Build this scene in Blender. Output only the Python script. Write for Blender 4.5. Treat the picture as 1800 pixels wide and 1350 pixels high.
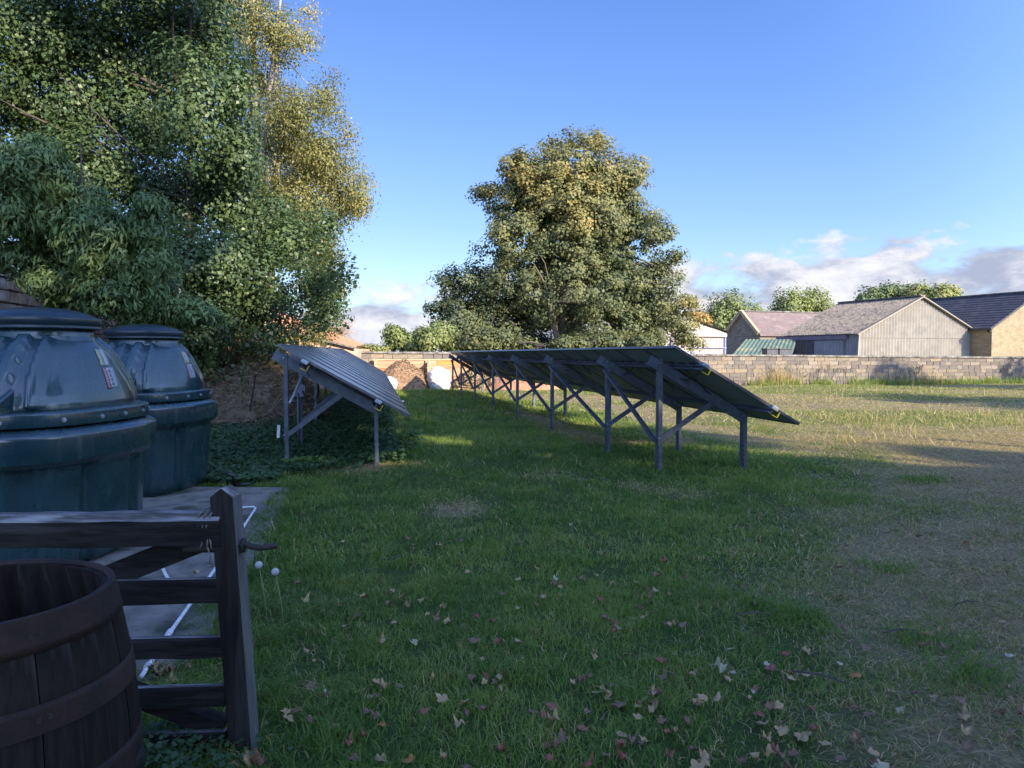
import bpy, math, random
import numpy as np
from mathutils import Vector, Matrix
random.seed(7); rng = np.random.default_rng(11)
for o in list(bpy.data.objects): bpy.data.objects.remove(o)
S = bpy.context.scene; COL = S.collection
R = math.radians
# ------------------------------------------------------------------ camera
PITCH = R(2.25); FPX = 1352.0; EYE = 1.6
cd = bpy.data.cameras.new('camera'); cam = bpy.data.objects.new('camera', cd); COL.objects.link(cam)
cam.location = (0, 0, EYE); cam.rotation_euler = (R(90) - PITCH, 0, 0)
cd.sensor_width = 36; cd.lens = 36 * FPX / 1800; cd.clip_end = 3000; cd.clip_start = 0.05
S.camera = cam
# ------------------------------------------------------------------ light
SUN_EL = R(24.0); SH = Vector((-0.687, 0.727, 0)).normalized()      # direction in which shadows fall
sd = bpy.data.lights.new('sun', 'SUN'); sun = bpy.data.objects.new('sun', sd); COL.objects.link(sun)
sd.energy = 2.2; sd.angle = R(0.55); sd.color = (1.0, 0.86, 0.66)
ldir = Vector((SH.x * math.cos(SUN_EL), SH.y * math.cos(SUN_EL), -math.sin(SUN_EL)))
sun.rotation_euler = ldir.to_track_quat('-Z', 'Y').to_euler()
sun.location = (20, -20, 20)
w = bpy.data.worlds.new('World'); S.world = w; w.use_nodes = True
nt = w.node_tree; nt.nodes.clear()
class NB:
    """small node-tree builder"""
    def __init__(s, t): s.t = t
    def n(s, typ, **kw):
        nd = s.t.nodes.new(typ)
        for k, v in kw.items(): setattr(nd, k, v)
        return nd
    def l(s, a, b): s.t.links.new(a, b)
    def put(s, sock, v):
        if hasattr(v, 'is_output') or isinstance(v, bpy.types.NodeSocket): s.l(v, sock)
        else: sock.default_value = v
    def m(s, op, a, b=0.0, c=None, clamp=False):
        nd = s.n('ShaderNodeMath', operation=op, use_clamp=clamp)
        s.put(nd.inputs[0], a); s.put(nd.inputs[1], b)
        if c is not None: s.put(nd.inputs[2], c)
        return nd.outputs[0]
    def mr(s, v, a, b, c=0.0, d=1.0, smooth=True):
        nd = s.n('ShaderNodeMapRange', interpolation_type='SMOOTHSTEP' if smooth else 'LINEAR')
        s.put(nd.inputs[0], v)
        for i, x in enumerate((a, b, c, d)): s.put(nd.inputs[i + 1], x)
        return nd.outputs[0]
    def mix(s, f, a, b, blend='MIX'):
        nd = s.n('ShaderNodeMix', data_type='RGBA', blend_type=blend)
        s.put(nd.inputs[0], f); s.put(nd.inputs[6], a if not isinstance(a, tuple) else (*a[:3], 1)); s.put(nd.inputs[7], b if not isinstance(b, tuple) else (*b[:3], 1))
        return nd.outputs[2]
    def noise(s, vec, scale, detail=4, rough=.55, dist=0.0):
        nd = s.n('ShaderNodeTexNoise'); s.l(vec, nd.inputs['Vector'])
        nd.inputs['Scale'].default_value = scale; nd.inputs['Detail'].default_value = detail
        nd.inputs['Roughness'].default_value = rough; nd.inputs['Distortion'].default_value = dist
        return nd.outputs[0]
b = NB(nt)
sky = b.n('ShaderNodeTexSky', sky_type='NISHITA', sun_disc=False)
sky.sun_elevation = SUN_EL; sky.sun_rotation = math.atan2(-SH.x, -SH.y)
sky.air_density = 1.0; sky.dust_density = 0.35; sky.ozone_density = 2.6; sky.altitude = 60
hs = b.n('ShaderNodeHueSaturation'); hs.inputs['Saturation'].default_value = 1.05; hs.inputs['Hue'].default_value = 0.515
b.l(sky.outputs[0], hs.inputs['Color'])
tc = b.n('ShaderNodeTexCoord'); sp = b.n('ShaderNodeSeparateXYZ'); b.l(tc.outputs['Generated'], sp.inputs[0])
az = b.m('ARCTAN2', sp.outputs[0], sp.outputs[1]); el = b.m('ARCSINE', sp.outputs[2])
cmb = b.n('ShaderNodeCombineXYZ')
b.l(sp.outputs[0], cmb.inputs[0]); b.l(sp.outputs[1], cmb.inputs[1]); b.l(b.m('MULTIPLY', sp.outputs[2], 2.3), cmb.inputs[2])
V = cmb.outputs[0]
n1 = b.noise(V, 7.5, 9, .56, .25); n2 = b.noise(V, 2.6, 3, .5); n3 = b.noise(V, 16, 6, .6)
# top of the cloud bank: low on the left, higher to the right
env = b.m('ADD', b.mr(az, -.25, .75, .086, .160, False), b.m('MULTIPLY', b.m('SUBTRACT', n2, .5), .06))
over = b.m('SUBTRACT', env, el)                         # >0 below the bank's top
dens = b.m('ADD', b.m('MULTIPLY', b.m('MINIMUM', over, .05), 11.0), b.m('MULTIPLY', b.m('SUBTRACT', n1, .5), 3.6))
dens = b.m('ADD', dens, b.m('MULTIPLY', b.m('MINIMUM', over, .0), 22.0))
cl = b.mr(dens, -.12, .30)
wisp = b.m('MULTIPLY', b.mr(b.noise(V, 3.1, 7, .6, .6), .62, .82), b.mr(el, .6, .3))
cl = b.m('MAXIMUM', cl, b.m('MULTIPLY', wisp, .05))
lit = b.mr(b.m('ADD', b.m('MULTIPLY', b.m('SUBTRACT', n1, .5), 1.6), b.m('MULTIPLY', b.m('SUBTRACT', n3, .5), 1.4)), -.32, .24)
ccol = b.mix(lit, (.58, .65, .87), (1.24, 1.24, 1.32))
gr = b.n('ShaderNodeValToRGB'); ge = gr.color_ramp.elements     # clear autumn blue, paler towards the horizon
GR = [(0, (.50, .72, 1.0)), (.07, (.40, .63, 1.0)), (.16, (.235, .465, .95)), (.30, (.125, .315, .85)), (.45, (.072, .22, .71)), (1.0, (.045, .13, .52))]
while len(ge) < len(GR): ge.new(.5)
for i_, (p_, c_) in enumerate(GR): ge[i_].position = p_; ge[i_].color = (*c_, 1)
b.l(el, gr.inputs[0])
vs_ = b.n('ShaderNodeVectorMath', operation='SCALE'); b.l(gr.outputs[0], vs_.inputs[0]); vs_.inputs[3].default_value = 1.10
dt = b.n('ShaderNodeVectorMath', operation='DOT_PRODUCT'); b.l(tc.outputs['Generated'], dt.inputs[0])
dt.inputs[1].default_value = (-ldir.x, -ldir.y, -ldir.z)          # the sky is deep blue away from the sun and pale towards it
away = b.mr(dt.outputs['Value'], .75, -.30)
skc = b.mix(b.m('MULTIPLY', away, .88), hs.outputs[0], vs_.outputs[0])
skc = b.mix(cl, skc, ccol)
bg = b.n('ShaderNodeBackground'); bg.inputs[1].default_value = 0.15
b.l(skc, bg.inputs[0]); wo = b.n('ShaderNodeOutputWorld'); b.l(bg.outputs[0], wo.inputs[0])
S.view_settings.view_transform = 'Standard'; S.view_settings.look = 'None'
S.view_settings.exposure = 2.42; S.view_settings.gamma = 1.0
S.view_settings.use_curve_mapping = False
# ------------------------------------------------------------------ helpers
cp, spn = math.cos(PITCH), math.sin(PITCH)
def ray(px, py):
    u = (px - 900) / FPX; v = (675 - py) / FPX
    return Vector((u, cp + v * spn, -spn + v * cp))
def P(px, py, y):
    d = ray(px, py); return Vector((0, 0, EYE)) + d * (y / d.y)
def G(px, py, h=0.0):
    d = ray(px, py); return Vector((0, 0, EYE)) + d * ((h - EYE) / d.z)
def tag(o, label=None, cat=None, group=None, kind=None):
    if label: o['label'] = label
    if cat: o['category'] = cat
    if group: o['group'] = group
    if kind: o['kind'] = kind
    return o
def empty(name, loc=(0, 0, 0), rz=0.0, **kw):
    o = bpy.data.objects.new(name, None); COL.objects.link(o); o.location = loc; o.rotation_euler = (0, 0, rz)
    o.empty_display_size = .2
    return tag(o, **kw)
def link(name, me, parent=None, loc=(0, 0, 0), rot=(0, 0, 0), scale=(1, 1, 1)):
    o = bpy.data.objects.new(name, me); COL.objects.link(o)
    if parent: o.parent = parent
    o.location = loc; o.rotation_euler = rot; o.scale = scale
    return o
class MB:
    def __init__(s): s.v = []; s.f = []; s.mi = []
    def add(s, vs, fs, mi=0):
        k = len(s.v); s.v += [tuple(x) for x in vs]; s.f += [tuple(i + k for i in q) for q in fs]; s.mi += [mi] * len(fs); return s
    def box(s, c, d, M=None, mi=0, ch=0.0):
        x, y, z = d[0] / 2, d[1] / 2, d[2] / 2
        vs = [Vector((i * x, j * y, k * z)) for i in (-1, 1) for j in (-1, 1) for k in (-1, 1)]
        if M is not None: vs = [M @ q for q in vs]
        c = Vector(c); vs = [q + c for q in vs]
        return s.add(vs, [(0, 1, 3, 2), (4, 6, 7, 5), (0, 4, 5, 1), (2, 3, 7, 6), (0, 2, 6, 4), (1, 5, 7, 3)], mi)
    def beam(s, a, b_, wd, dp, up=(0, 0, 1), mi=0):
        a = Vector(a); b_ = Vector(b_); z = (b_ - a); L = z.length; z = z / L
        x = Vector(up).cross(z)
        if x.length < 1e-4: x = Vector((1, 0, 0))
        x.normalize(); y = z.cross(x)
        M = Matrix((x, y, z)).transposed()
        return s.box((a + b_) / 2, (wd, dp, L), M, mi)
    def channel(s, a, b_, h, dp, t=.005, up=(0, 0, 1), mi=0):
        """cold-formed C section: web of height h with two flanges of depth dp"""
        a = Vector(a); b_ = Vector(b_); z = (b_ - a).normalized(); x = Vector(up).cross(z)
        if x.length < 1e-4: x = Vector((1, 0, 0))
        x.normalize(); y = z.cross(x)
        s.beam(a, b_, t, h, up, mi)
        for k in (-1, 1):
            o = y * (k * (h / 2 - t / 2)) + x * (dp / 2 + t / 2)
            s.beam(a + o, b_ + o, dp, t, up, mi)
            o2 = y * (k * (h / 2 - .012)) + x * (dp + t / 2)
            s.beam(a + o2, b_ + o2, t * .8, .018, up, mi)
        return s
    def tube(s, pts, r, n=8, mi=0, cap=True):
        pts = [Vector(p) for p in pts]; rs = r if isinstance(r, (list, tuple)) else [r] * len(pts)
        rings = []; ref = Vector((0.13, 0.21, 1)).normalized()
        k0 = len(s.v)
        for i, p in enumerate(pts):
            t = (pts[min(i + 1, len(pts) - 1)] - pts[max(i - 1, 0)]).normalized()
            x = ref.cross(t)
            if x.length < .05: x = Vector((1, 0, 0)).cross(t)
            x.normalize(); y = t.cross(x)
            for j in range(n):
                a = 2 * math.pi * j / n; s.v.append(tuple(p + (x * math.cos(a) + y * math.sin(a)) * rs[i]))
        for i in range(len(pts) - 1):
            for j in range(n):
                q = (k0 + i * n + j, k0 + i * n + (j + 1) % n, k0 + (i + 1) * n + (j + 1) % n, k0 + (i + 1) * n + j)
                s.f.append(q); s.mi.append(mi)
        if cap:
            s.f.append(tuple(k0 + j for j in range(n))[::-1]); s.mi.append(mi)
            s.f.append(tuple(k0 + (len(pts) - 1) * n + j for j in range(n))); s.mi.append(mi)
        return s
    def lathe(s, prof, n=48, c=(0, 0, 0), mi=0, a0=0, a1=2 * math.pi):
        full = abs(a1 - a0 - 2 * math.pi) < 1e-6; k0 = len(s.v); m = n if full else n + 1
        for r, z in prof:
            for j in range(m):
                a = a0 + (a1 - a0) * j / n; s.v.append((c[0] + r * math.cos(a), c[1] + r * math.sin(a), c[2] + z))
        for i in range(len(prof) - 1):
            for j in range(n):
                j2 = (j + 1) % m if full else j + 1
                s.f.append((k0 + i * m + j, k0 + i * m + j2, k0 + (i + 1) * m + j2, k0 + (i + 1) * m + j)); s.mi.append(mi)
        return s
    def mesh(s, name, mats, smooth=False):
        me = bpy.data.meshes.new(name); me.from_pydata(s.v, [], s.f); me.update()
        for m_ in (mats if isinstance(mats, (list, tuple)) else [mats]): me.materials.append(m_)
        me.polygons.foreach_set('material_index', s.mi)
        if smooth: me.polygons.foreach_set('use_smooth', [True] * len(s.f))
        me.update(); return me
    def build(s, name, mats, parent=None, smooth=False, bevel=0, **kw):
        o = link(name, s.mesh(name, mats, smooth), parent)
        if bevel: addbevel(o, bevel)
        return tag(o, **kw)
def addbevel(o, wdt, seg=2):
    m_ = o.modifiers.new('bevel', 'BEVEL'); m_.width = wdt; m_.segments = seg; m_.limit_method = 'ANGLE'; m_.angle_limit = R(40)
def fast_mesh(name, V_, F_, mat, attrs=None, smooth=False):
    """V_ (n,3), F_ (m,k) with constant k"""
    me = bpy.data.meshes.new(name); n = len(V_); m_, k = F_.shape
    me.vertices.add(n); me.vertices.foreach_set('co', V_.astype(np.float32).ravel())
    me.loops.add(m_ * k); me.loops.foreach_set('vertex_index', F_.astype(np.int32).ravel())
    me.polygons.add(m_); me.polygons.foreach_set('loop_start', (np.arange(m_) * k).astype(np.int32))
    me.polygons.foreach_set('loop_total', np.full(m_, k, np.int32))
    if smooth: me.polygons.foreach_set('use_smooth', np.ones(m_, bool))
    me.update(calc_edges=True)
    for nm, (dom, arr) in (attrs or {}).items():
        a = me.attributes.new(nm, 'FLOAT', dom); a.data.foreach_set('value', arr.astype(np.float32))
    me.materials.append(mat); return me
_lat = np.random.default_rng(5).random((256, 256))
def vnoise(x, y, s=1.0, o=0.0):
    x = np.asarray(x, float) / s + 37.7 + o; y = np.asarray(y, float) / s + 91.3 + o * 1.7
    xi = np.floor(x).astype(int); yi = np.floor(y).astype(int); fx = x - xi; fy = y - yi
    fx = fx * fx * (3 - 2 * fx); fy = fy * fy * (3 - 2 * fy)
    g = lambda i, j: _lat[i % 256, j % 256]
    return (g(xi, yi) * (1 - fx) + g(xi + 1, yi) * fx) * (1 - fy) + (g(xi, yi + 1) * (1 - fx) + g(xi + 1, yi + 1) * fx) * fy
def fbm(x, y, s=1.0, o=0.0, oc=3):
    t = 0; a = 1; n = 0
    for i in range(oc): t = t + a * vnoise(x, y, s / 2 ** i, o + i * 7.3); n += a; a *= .5
    return t / n
def sstep(a, b_, x):
    t = np.clip((np.asarray(x, float) - a) / (b_ - a), 0, 1); return t * t * (3 - 2 * t)
# ------------------------------------------------------------------ materials
def mat(name, c1, c2=None, scale=6.0, rough=.7, bump=.0, bscale=None, detail=5, metal=0.0, stretch=(1, 1, 1), c3=None, spec=.5,
        rnd=0.0, contrast=(.35, .65), coord='Object', coat=0.0, bdist=.01):
    m_ = bpy.data.materials.new(name); m_.use_nodes = True; t = m_.node_tree; q = NB(t)
    pb = t.nodes['Principled BSDF']; pb.inputs['Roughness'].default_value = rough; pb.inputs['Metallic'].default_value = metal
    pb.inputs['Specular IOR Level'].default_value = spec; pb.inputs['Coat Weight'].default_value = coat
    tcn = q.n('ShaderNodeTexCoord'); mp = q.n('ShaderNodeMapping'); mp.inputs['Scale'].default_value = stretch
    q.l(tcn.outputs[coord], mp.inputs[0]); vv = mp.outputs[0]
    col = None
    if c2 is None: c2 = tuple(x * .8 for x in c1)
    f = q.mr(q.noise(vv, scale, detail, .6, .3), contrast[0], contrast[1])
    col = q.mix(f, c1, c2)
    if c3 is not None:
        f3 = q.mr(q.noise(vv, scale * .37, 4, .6), .52, .68); col = q.mix(f3, col, c3)
    if rnd:
        oi = q.n('ShaderNodeObjectInfo'); h = q.n('ShaderNodeHueSaturation')
        q.l(q.mr(oi.outputs['Random'], 0, 1, 1 - rnd, 1 + rnd, False), h.inputs['Value']); q.l(col, h.inputs['Color'])
        r2 = q.m('FRACT', q.m('MULTIPLY', oi.outputs['Random'], 7.31)); q.l(q.mr(r2, 0, 1, .75, 1.2, False), h.inputs['Saturation'])
        col = h.outputs[0]
    q.l(col, pb.inputs['Base Color'])
    if bump:
        bp = q.n('ShaderNodeBump'); bp.inputs['Strength'].default_value = bump; bp.inputs['Distance'].default_value = bdist
        q.l(q.noise(vv, bscale or scale * 4, 5, .65), bp.inputs['Height']); q.l(bp.outputs[0], pb.inputs['Normal'])
    return m_
def leafmat(name, stops, rough=.55, trans=.35, tattr='tint', spec=.35):
    """leaf colour picked along stops by the per-leaf attribute tint"""
    m_ = bpy.data.materials.new(name); m_.use_nodes = True; t = m_.node_tree; q = NB(t)
    pb = t.nodes['Principled BSDF']; out = t.nodes['Material Output']
    a = q.n('ShaderNodeAttribute', attribute_name=tattr); cr = q.n('ShaderNodeValToRGB')
    e = cr.color_ramp.elements
    while len(e) < len(stops): e.new(.5)
    for i, (p_, c) in enumerate(stops): e[i].position = p_; e[i].color = (*c, 1)
    q.l(a.outputs['Fac'], cr.inputs[0]); q.l(cr.outputs[0], pb.inputs['Base Color'])
    pb.inputs['Roughness'].default_value = rough; pb.inputs['Specular IOR Level'].default_value = spec
    tr = q.n('ShaderNodeBsdfTranslucent'); h = q.n('ShaderNodeHueSaturation'); h.inputs['Saturation'].default_value = 1.15; h.inputs['Value'].default_value = 1.25
    q.l(cr.outputs[0], h.inputs['Color']); q.l(h.outputs[0], tr.inputs[0])
    mx = q.n('ShaderNodeMixShader'); mx.inputs[0].default_value = trans
    q.l(pb.outputs[0], mx.inputs[1]); q.l(tr.outputs[0], mx.inputs[2]); q.l(mx.outputs[0], out.inputs[0])
    return m_
M = {}
M['galv'] = mat('galvanised_steel', (.115, .135, .175), (.075, .09, .12), 9, .5, .04, 40, metal=.35, rnd=.05)
M['alu'] = mat('aluminium_frame', (.34, .36, .40), (.26, .28, .32), 12, .38, metal=.6)
M['frame'] = mat('dark_panel_frame', (.10, .105, .12), (.07, .075, .09), 12, .35, metal=.4)
M['backsheet'] = mat('panel_backsheet', (.26, .31, .34), (.22, .265, .30), 3, .5, rnd=.06)
M['black'] = mat('black_plastic', (.010, .011, .013), (.016, .017, .02), 12, .45)
M['yellow'] = mat('yellow_tape', (.62, .46, .02), (.4, .28, .02), 30, .5)
M['white'] = mat('white_plastic', (.72, .73, .74), (.55, .56, .57), 20, .4, .03)
M['whitebag'] = mat('woven_bag', (.74, .72, .68), (.55, .53, .5), 8, .6, .3, 60)
M['weathered'] = mat('weathered_wood', (0.025, 0.0225, 0.0213), (0.0112, 0.0106, 0.01), 16, .85, .9, 40, stretch=(.25, 2.5, 2.5), c3=(0.0425, 0.04, 0.0375), bdist=.006, spec=.12)
M['topwood'] = mat('lit_lichened_wood', (0.203, 0.203, 0.203), (0.0486, 0.0459, 0.0446), 14, .9, 1.0, 40, stretch=(.3, 2.2, 2.2), c3=(0.27, 0.27, 0.263), contrast=(.3, .6), bdist=.006)  # lichened tops, painted paler as light catches the upward faces
M['stilewood'] = mat('stile_wood', (0.0275, 0.025, 0.0225), (0.0125, 0.0119, 0.0112), 14, .85, .9, 30, stretch=(2.5, 2.5, .22), c3=(0.0425, 0.0425, 0.0375), bdist=.006, spec=.12)
M['stilesoft'] = mat('grey_wood', (.12, .12, .11), (.07, .07, .064), 14, .85, .6, 30, stretch=(2.5, 2.5, .22))
M['stave'] = mat('barrel_oak', (.024, .017, .014), (.012, .009, .008), 12, .8, .9, 30, stretch=(3, 3, .3), c3=(.045, .038, .033), rnd=.10, bdist=.006, spec=.12)
M['hoop'] = mat('rusty_hoop', (.030, .015, .012), (.016, .010, .009), 9, .7, .5, 50, c3=(.034, .018, .014), spec=.25)
M['rust'] = mat('rusty_iron', (.035, .022, .018), (.018, .014, .013), 20, .7, .4, 60)
M['concrete'] = mat('old_concrete', (.20, .185, .155), (.095, .088, .072), 4.5, .9, .9, 45, c3=(.035, .040, .022), detail=9, contrast=(.3, .7))
M['stone'] = mat('sandstone', (0.235, 0.191, 0.137), (0.172, 0.144, 0.113), 3.0, .92, .7, 18, c3=(0.118, 0.102, 0.09), rnd=.10, coord='Object')
M['stonedark'] = mat('weathered_sandstone', (0.15, 0.128, 0.108), (0.113, 0.0986, 0.0875), 2.0, .92, .7, 18, c3=(0.0823, 0.0748, 0.0688), rnd=.10)
M['mortar'] = mat('lime_mortar', (.21, .185, .15), (.15, .13, .11), 8, .95, .5, 40)
M['coping'] = mat('coping_stone', (.15, .145, .13), (.085, .08, .075), 4, .95, .6, 20, c3=(.26, .25, .22), rnd=.15)
M['rubble'] = mat('rubble_stone', (0.133, 0.101, 0.077), (0.077, 0.0595, 0.049), 5, .95, .9, 20, c3=(0.189, 0.175, 0.154), rnd=.25)
M['brick'] = mat('red_brick', (.36, .15, .085), (.45, .24, .15), 5, .9, .5, 30, c3=(.50, .38, .28), rnd=.2)
M['boards'] = mat('orange_boards', (.46, .24, .095), (.34, .17, .075), 4, .85, .5, 20, stretch=(.4, 1, 3), rnd=.15)
M['post'] = mat('timber_post', (.44, .33, .20), (.30, .22, .14), 8, .85, .5, 30, stretch=(2, 2, .3))
M['tile'] = mat('clay_tile', (.38, .15, .075), (.28, .12, .07), 4, .85, .4, 30, c3=(.2, .16, .1), rnd=.2)
M['slate'] = mat('purple_slate', (.175, .125, .115), (.13, .10, .095), 2.2, .8, .3, 20, c3=(.21, .165, .145))
M['darkslate'] = mat('dark_slate', (.045, .045, .052), (.03, .03, .036), 2.2, .7, .3, 20, c3=(.07, .065, .065))
M['asbestos'] = mat('mossy_sheet', (.24, .20, .155), (.125, .105, .085), 5.5, .95, .7, 8, c3=(.07, .065, .055), detail=9, contrast=(.42, .60))
M['cream'] = mat('cream_sheeting', (0.277, 0.255, 0.22), (0.216, 0.198, 0.172), 1.2, .7, .1, 10, c3=(0.246, 0.22, 0.185))
M['greysheet'] = mat('grey_sheeting', (.22, .23, .27), (.17, .18, .215), 1.5, .6, .1, 10)
M['darksheet'] = mat('dark_sheeting', (.065, .068, .085), (.045, .048, .06), 1.5, .6)
M['pinksheet'] = mat('pale_sheeting', (0.361, 0.318, 0.31), (0.31, 0.275, 0.268), 1.5, .7)
M['greensheet'] = mat('green_sheeting', (.10, .145, .10), (.075, .11, .08), 1.5, .6, c3=(.2, .2, .1))
M['mauve'] = mat('faded_track', (.15, .135, .20), (.11, .10, .15), 3, .6)
M['bark'] = mat('bark', (0.15, 0.128, 0.09), (0.09, 0.075, 0.0562), 3, .95, .9, 12, stretch=(2, 2, .6), c3=(0.075, 0.09, 0.045))
M['barkdark'] = mat('dark_bark', (.075, .06, .048), (.045, .038, .03), 3, .95, .9, 12, stretch=(2, 2, .6))
M['twig'] = mat('pale_twig', (.38, .27, .18), (.28, .2, .14), 3, .9)
M['lichen'] = mat('pale_beech_bark', (.27, .24, .185), (.17, .15, .12), 3, .9, .4, 12)
M['bay_boards'] = M['boards']
M['render'] = mat('bounce_render', (0.7, 0.595, 0.438), (0.525, 0.438, 0.333), 2, .9, .3, 8)  # wall of the added farmhouse, made pale to bounce light
M['glass'] = mat('window_glass', (.02, .025, .03), (.03, .03, .04), 2, .08)
# tank plastic: blue-green, dusty, slightly uneven, sky sheen painted on upward faces
def tankmat():
    m_ = mat('green_tank_plastic', (.006, .028, .036), (.010, .040, .050), 2.0, .30, .06, 6, spec=.5, c3=(.014, .045, .055), coat=.45)
    t = m_.node_tree; q = NB(t); pb = t.nodes['Principled BSDF']; tcn = q.n('ShaderNodeTexCoord')
    f = q.mr(q.noise(tcn.outputs['Object'], 3.5, 8, .65), .42, .7)
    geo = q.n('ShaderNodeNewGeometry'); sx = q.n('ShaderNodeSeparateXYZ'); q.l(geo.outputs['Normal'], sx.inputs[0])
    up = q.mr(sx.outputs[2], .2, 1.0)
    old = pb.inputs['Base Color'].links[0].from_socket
    col = q.mix(q.m('MULTIPLY', q.m('ADD', .25, q.m('MULTIPLY', f, .75)), q.m('MULTIPLY', up, .30)), old, (.13, .155, .19))  # dusty pale blue on upward faces, partly the sky's reflection painted in
    spk = q.mr(q.noise(tcn.outputs['Object'], 42, 2, .5), .70, .74)
    col = q.mix(q.m('MULTIPLY', spk, .5), col, (.07, .075, .07))
    mp2 = q.n('ShaderNodeMapping'); mp2.inputs['Scale'].default_value = (9, 9, .55); q.l(tcn.outputs['Object'], mp2.inputs[0])
    stk = q.m('MULTIPLY', q.mr(q.noise(mp2.outputs[0], 2.2, 5, .6), .56, .72), q.mr(sx.outputs[2], .75, .0)); col = q.mix(q.m('MULTIPLY', stk, .28), col, (.085, .10, .085))
    q.l(col, pb.inputs['Base Color']); q.l(q.m('ADD', q.mr(f, 0, 1, .24, .38, False), q.m('MULTIPLY', stk, .15)), pb.inputs['Roughness'])
    return m_
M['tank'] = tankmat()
M['tankdark'] = mat('dark_tank_lid', (.008, .018, .028), (.012, .026, .038), 3, .34, .05, 8, c3=(.02, .03, .035))
def panelglass():
    m_ = bpy.data.materials.new('solar_glass'); m_.use_nodes = True; t = m_.node_tree; q = NB(t); pb = t.nodes['Principled BSDF']
    tcn = q.n('ShaderNodeTexCoord'); br = q.n('ShaderNodeTexBrick'); br.offset = 0; br.inputs['Scale'].default_value = 1
    br.inputs['Brick Width'].default_value = .182; br.inputs['Row Height'].default_value = .182; br.inputs['Mortar Size'].default_value = .002
    br.inputs['Color1'].default_value = (.010, .012, .022, 1); br.inputs['Color2'].default_value = (.012, .015, .027, 1); br.inputs['Mortar'].default_value = (.05, .055, .07, 1)
    q.l(tcn.outputs['Object'], br.inputs['Vector'])
    dust_sheen = q.mr(q.noise(tcn.outputs['Object'], 5, 7, .7), .4, .8)
    q.l(q.mix(q.m('MULTIPLY_ADD', dust_sheen, .14, .12), br.outputs[0], (.42, .42, .43)), pb.inputs['Base Color'])  # dusty base colour, lifted to paint in the pale reflection
    q.l(q.mr(dust_sheen, 0, 1, .28, .40, False), pb.inputs['Roughness']); pb.inputs['Coat Weight'].default_value = .0
    return m_
M['pv'] = panelglass()
def brickwall(name, c1, c2, mo, bw, rh, ms, bump=.6, vert=False):
    m_ = bpy.data.materials.new(name); m_.use_nodes = True; t = m_.node_tree; q = NB(t); pb = t.nodes['Principled BSDF']; pb.inputs['Roughness'].default_value = .92
    uv = q.n('ShaderNodeUVMap'); ns = q.noise(uv.outputs[0], 1.3, 4, .6)
    vm = q.n('ShaderNodeVectorMath', operation='MULTIPLY_ADD'); q.l(ns, vm.inputs[0]); vm.inputs[1].default_value = (.12, .10, 0); q.l(uv.outputs[0], vm.inputs[2])
    br = q.n('ShaderNodeTexBrick'); br.inputs['Scale'].default_value = 1; br.inputs['Brick Width'].default_value = bw; br.inputs['Row Height'].default_value = rh
    br.inputs['Mortar Size'].default_value = ms; br.inputs['Mortar Smooth'].default_value = .4
    br.inputs['Color1'].default_value = (*c1, 1); br.inputs['Color2'].default_value = (*c2, 1); br.inputs['Mortar'].default_value = (*mo, 1); br.inputs['Bias'].default_value = 0
    q.l(vm.outputs[0], br.inputs['Vector'])
    n_ = q.noise(uv.outputs[0], 2.3, 7, .7)
    col = q.mix(q.mr(n_, .35, .7, 0, .5), br.outputs[0], tuple(x * .45 for x in c1))
    q.l(col, pb.inputs['Base Color'])
    bp = q.n('ShaderNodeBump'); bp.inputs['Strength'].default_value = bump; bp.inputs['Distance'].default_value = .03
    h = q.m('ADD', q.m('MULTIPLY', br.outputs['Fac'], -1.0), q.m('MULTIPLY', n_, .6)); q.l(h, bp.inputs['Height']); q.l(bp.outputs[0], pb.inputs['Normal'])
    return m_
M['housestone'] = brickwall('house_stone', (0.306, 0.237, 0.138), (0.214, 0.173, 0.107), (0.252, 0.222, 0.176), .55, .24, .02)
M['greystone'] = brickwall('grey_house_stone', (.27, .23, .17), (.17, .15, .115), (.3, .27, .22), .5, .22, .02)
# ------------------------------------------------------------------ ground
def dryness(x, y):
    x0 = np.minimum(.35 + .60 * (y - 3.5), 9.3 - .36 * y)
    x0 = x0 + (fbm(x, y, 2.2, 3, 4) - .5) * 3.4
    d = sstep(-.8, 2.6, x - x0)
    far = sstep(13, 19, y)
    band = sstep(.40, .66, fbm(x * .35, y, 2.4, 9, 3))
    d = d * (1 - far) + far * d * (.48 + .50 * band)
    strip = np.exp(-((x - (5.35 - .207 * (y - 11))) / 1.0) ** 2) * sstep(9.5, 14, y) * sstep(34, 28, y)
    d = np.maximum(d, strip * (.55 + .5 * fbm(x, y, 1.1, 2)))
    strip2 = np.exp(-((x - (1.35 - .207 * (y - 15.5))) / .45) ** 2) * sstep(12.5, 15, y) * sstep(24, 19, y)
    d = np.maximum(d, strip2 * .9)
    pt = np.exp(-(((x + .55) / .30) ** 2 + ((y - 7.9) / .45) ** 2)); d = np.maximum(d, pt * .95)
    leg = np.exp(-(((x + 2.15) / .55) ** 2 + ((y - 10.9) / .55) ** 2)); d = np.maximum(d, leg * 1.1)
    d = np.maximum(d, sstep(.62, .80, fbm(x, y, 1.3, 17, 3)) * .55 * sstep(-2.5, 1.5, x))
    return np.clip(d, 0, 1)
SLAB = [(-9.0, 3.7), (-1.78, 3.62), (-1.62, 3.95), (-1.86, 4.9), (-2.0, 6.0), (-2.62, 8.98), (-9.0, 9.15)]
def inslab(x, y):
    ex = np.interp(y, [3.6, 3.95, 4.9, 6.0, 8.98], [-1.8, -1.62, -1.86, -2.0, -2.62])
    return (y > 3.62) & (y < 9.0) & (x < ex)
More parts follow.
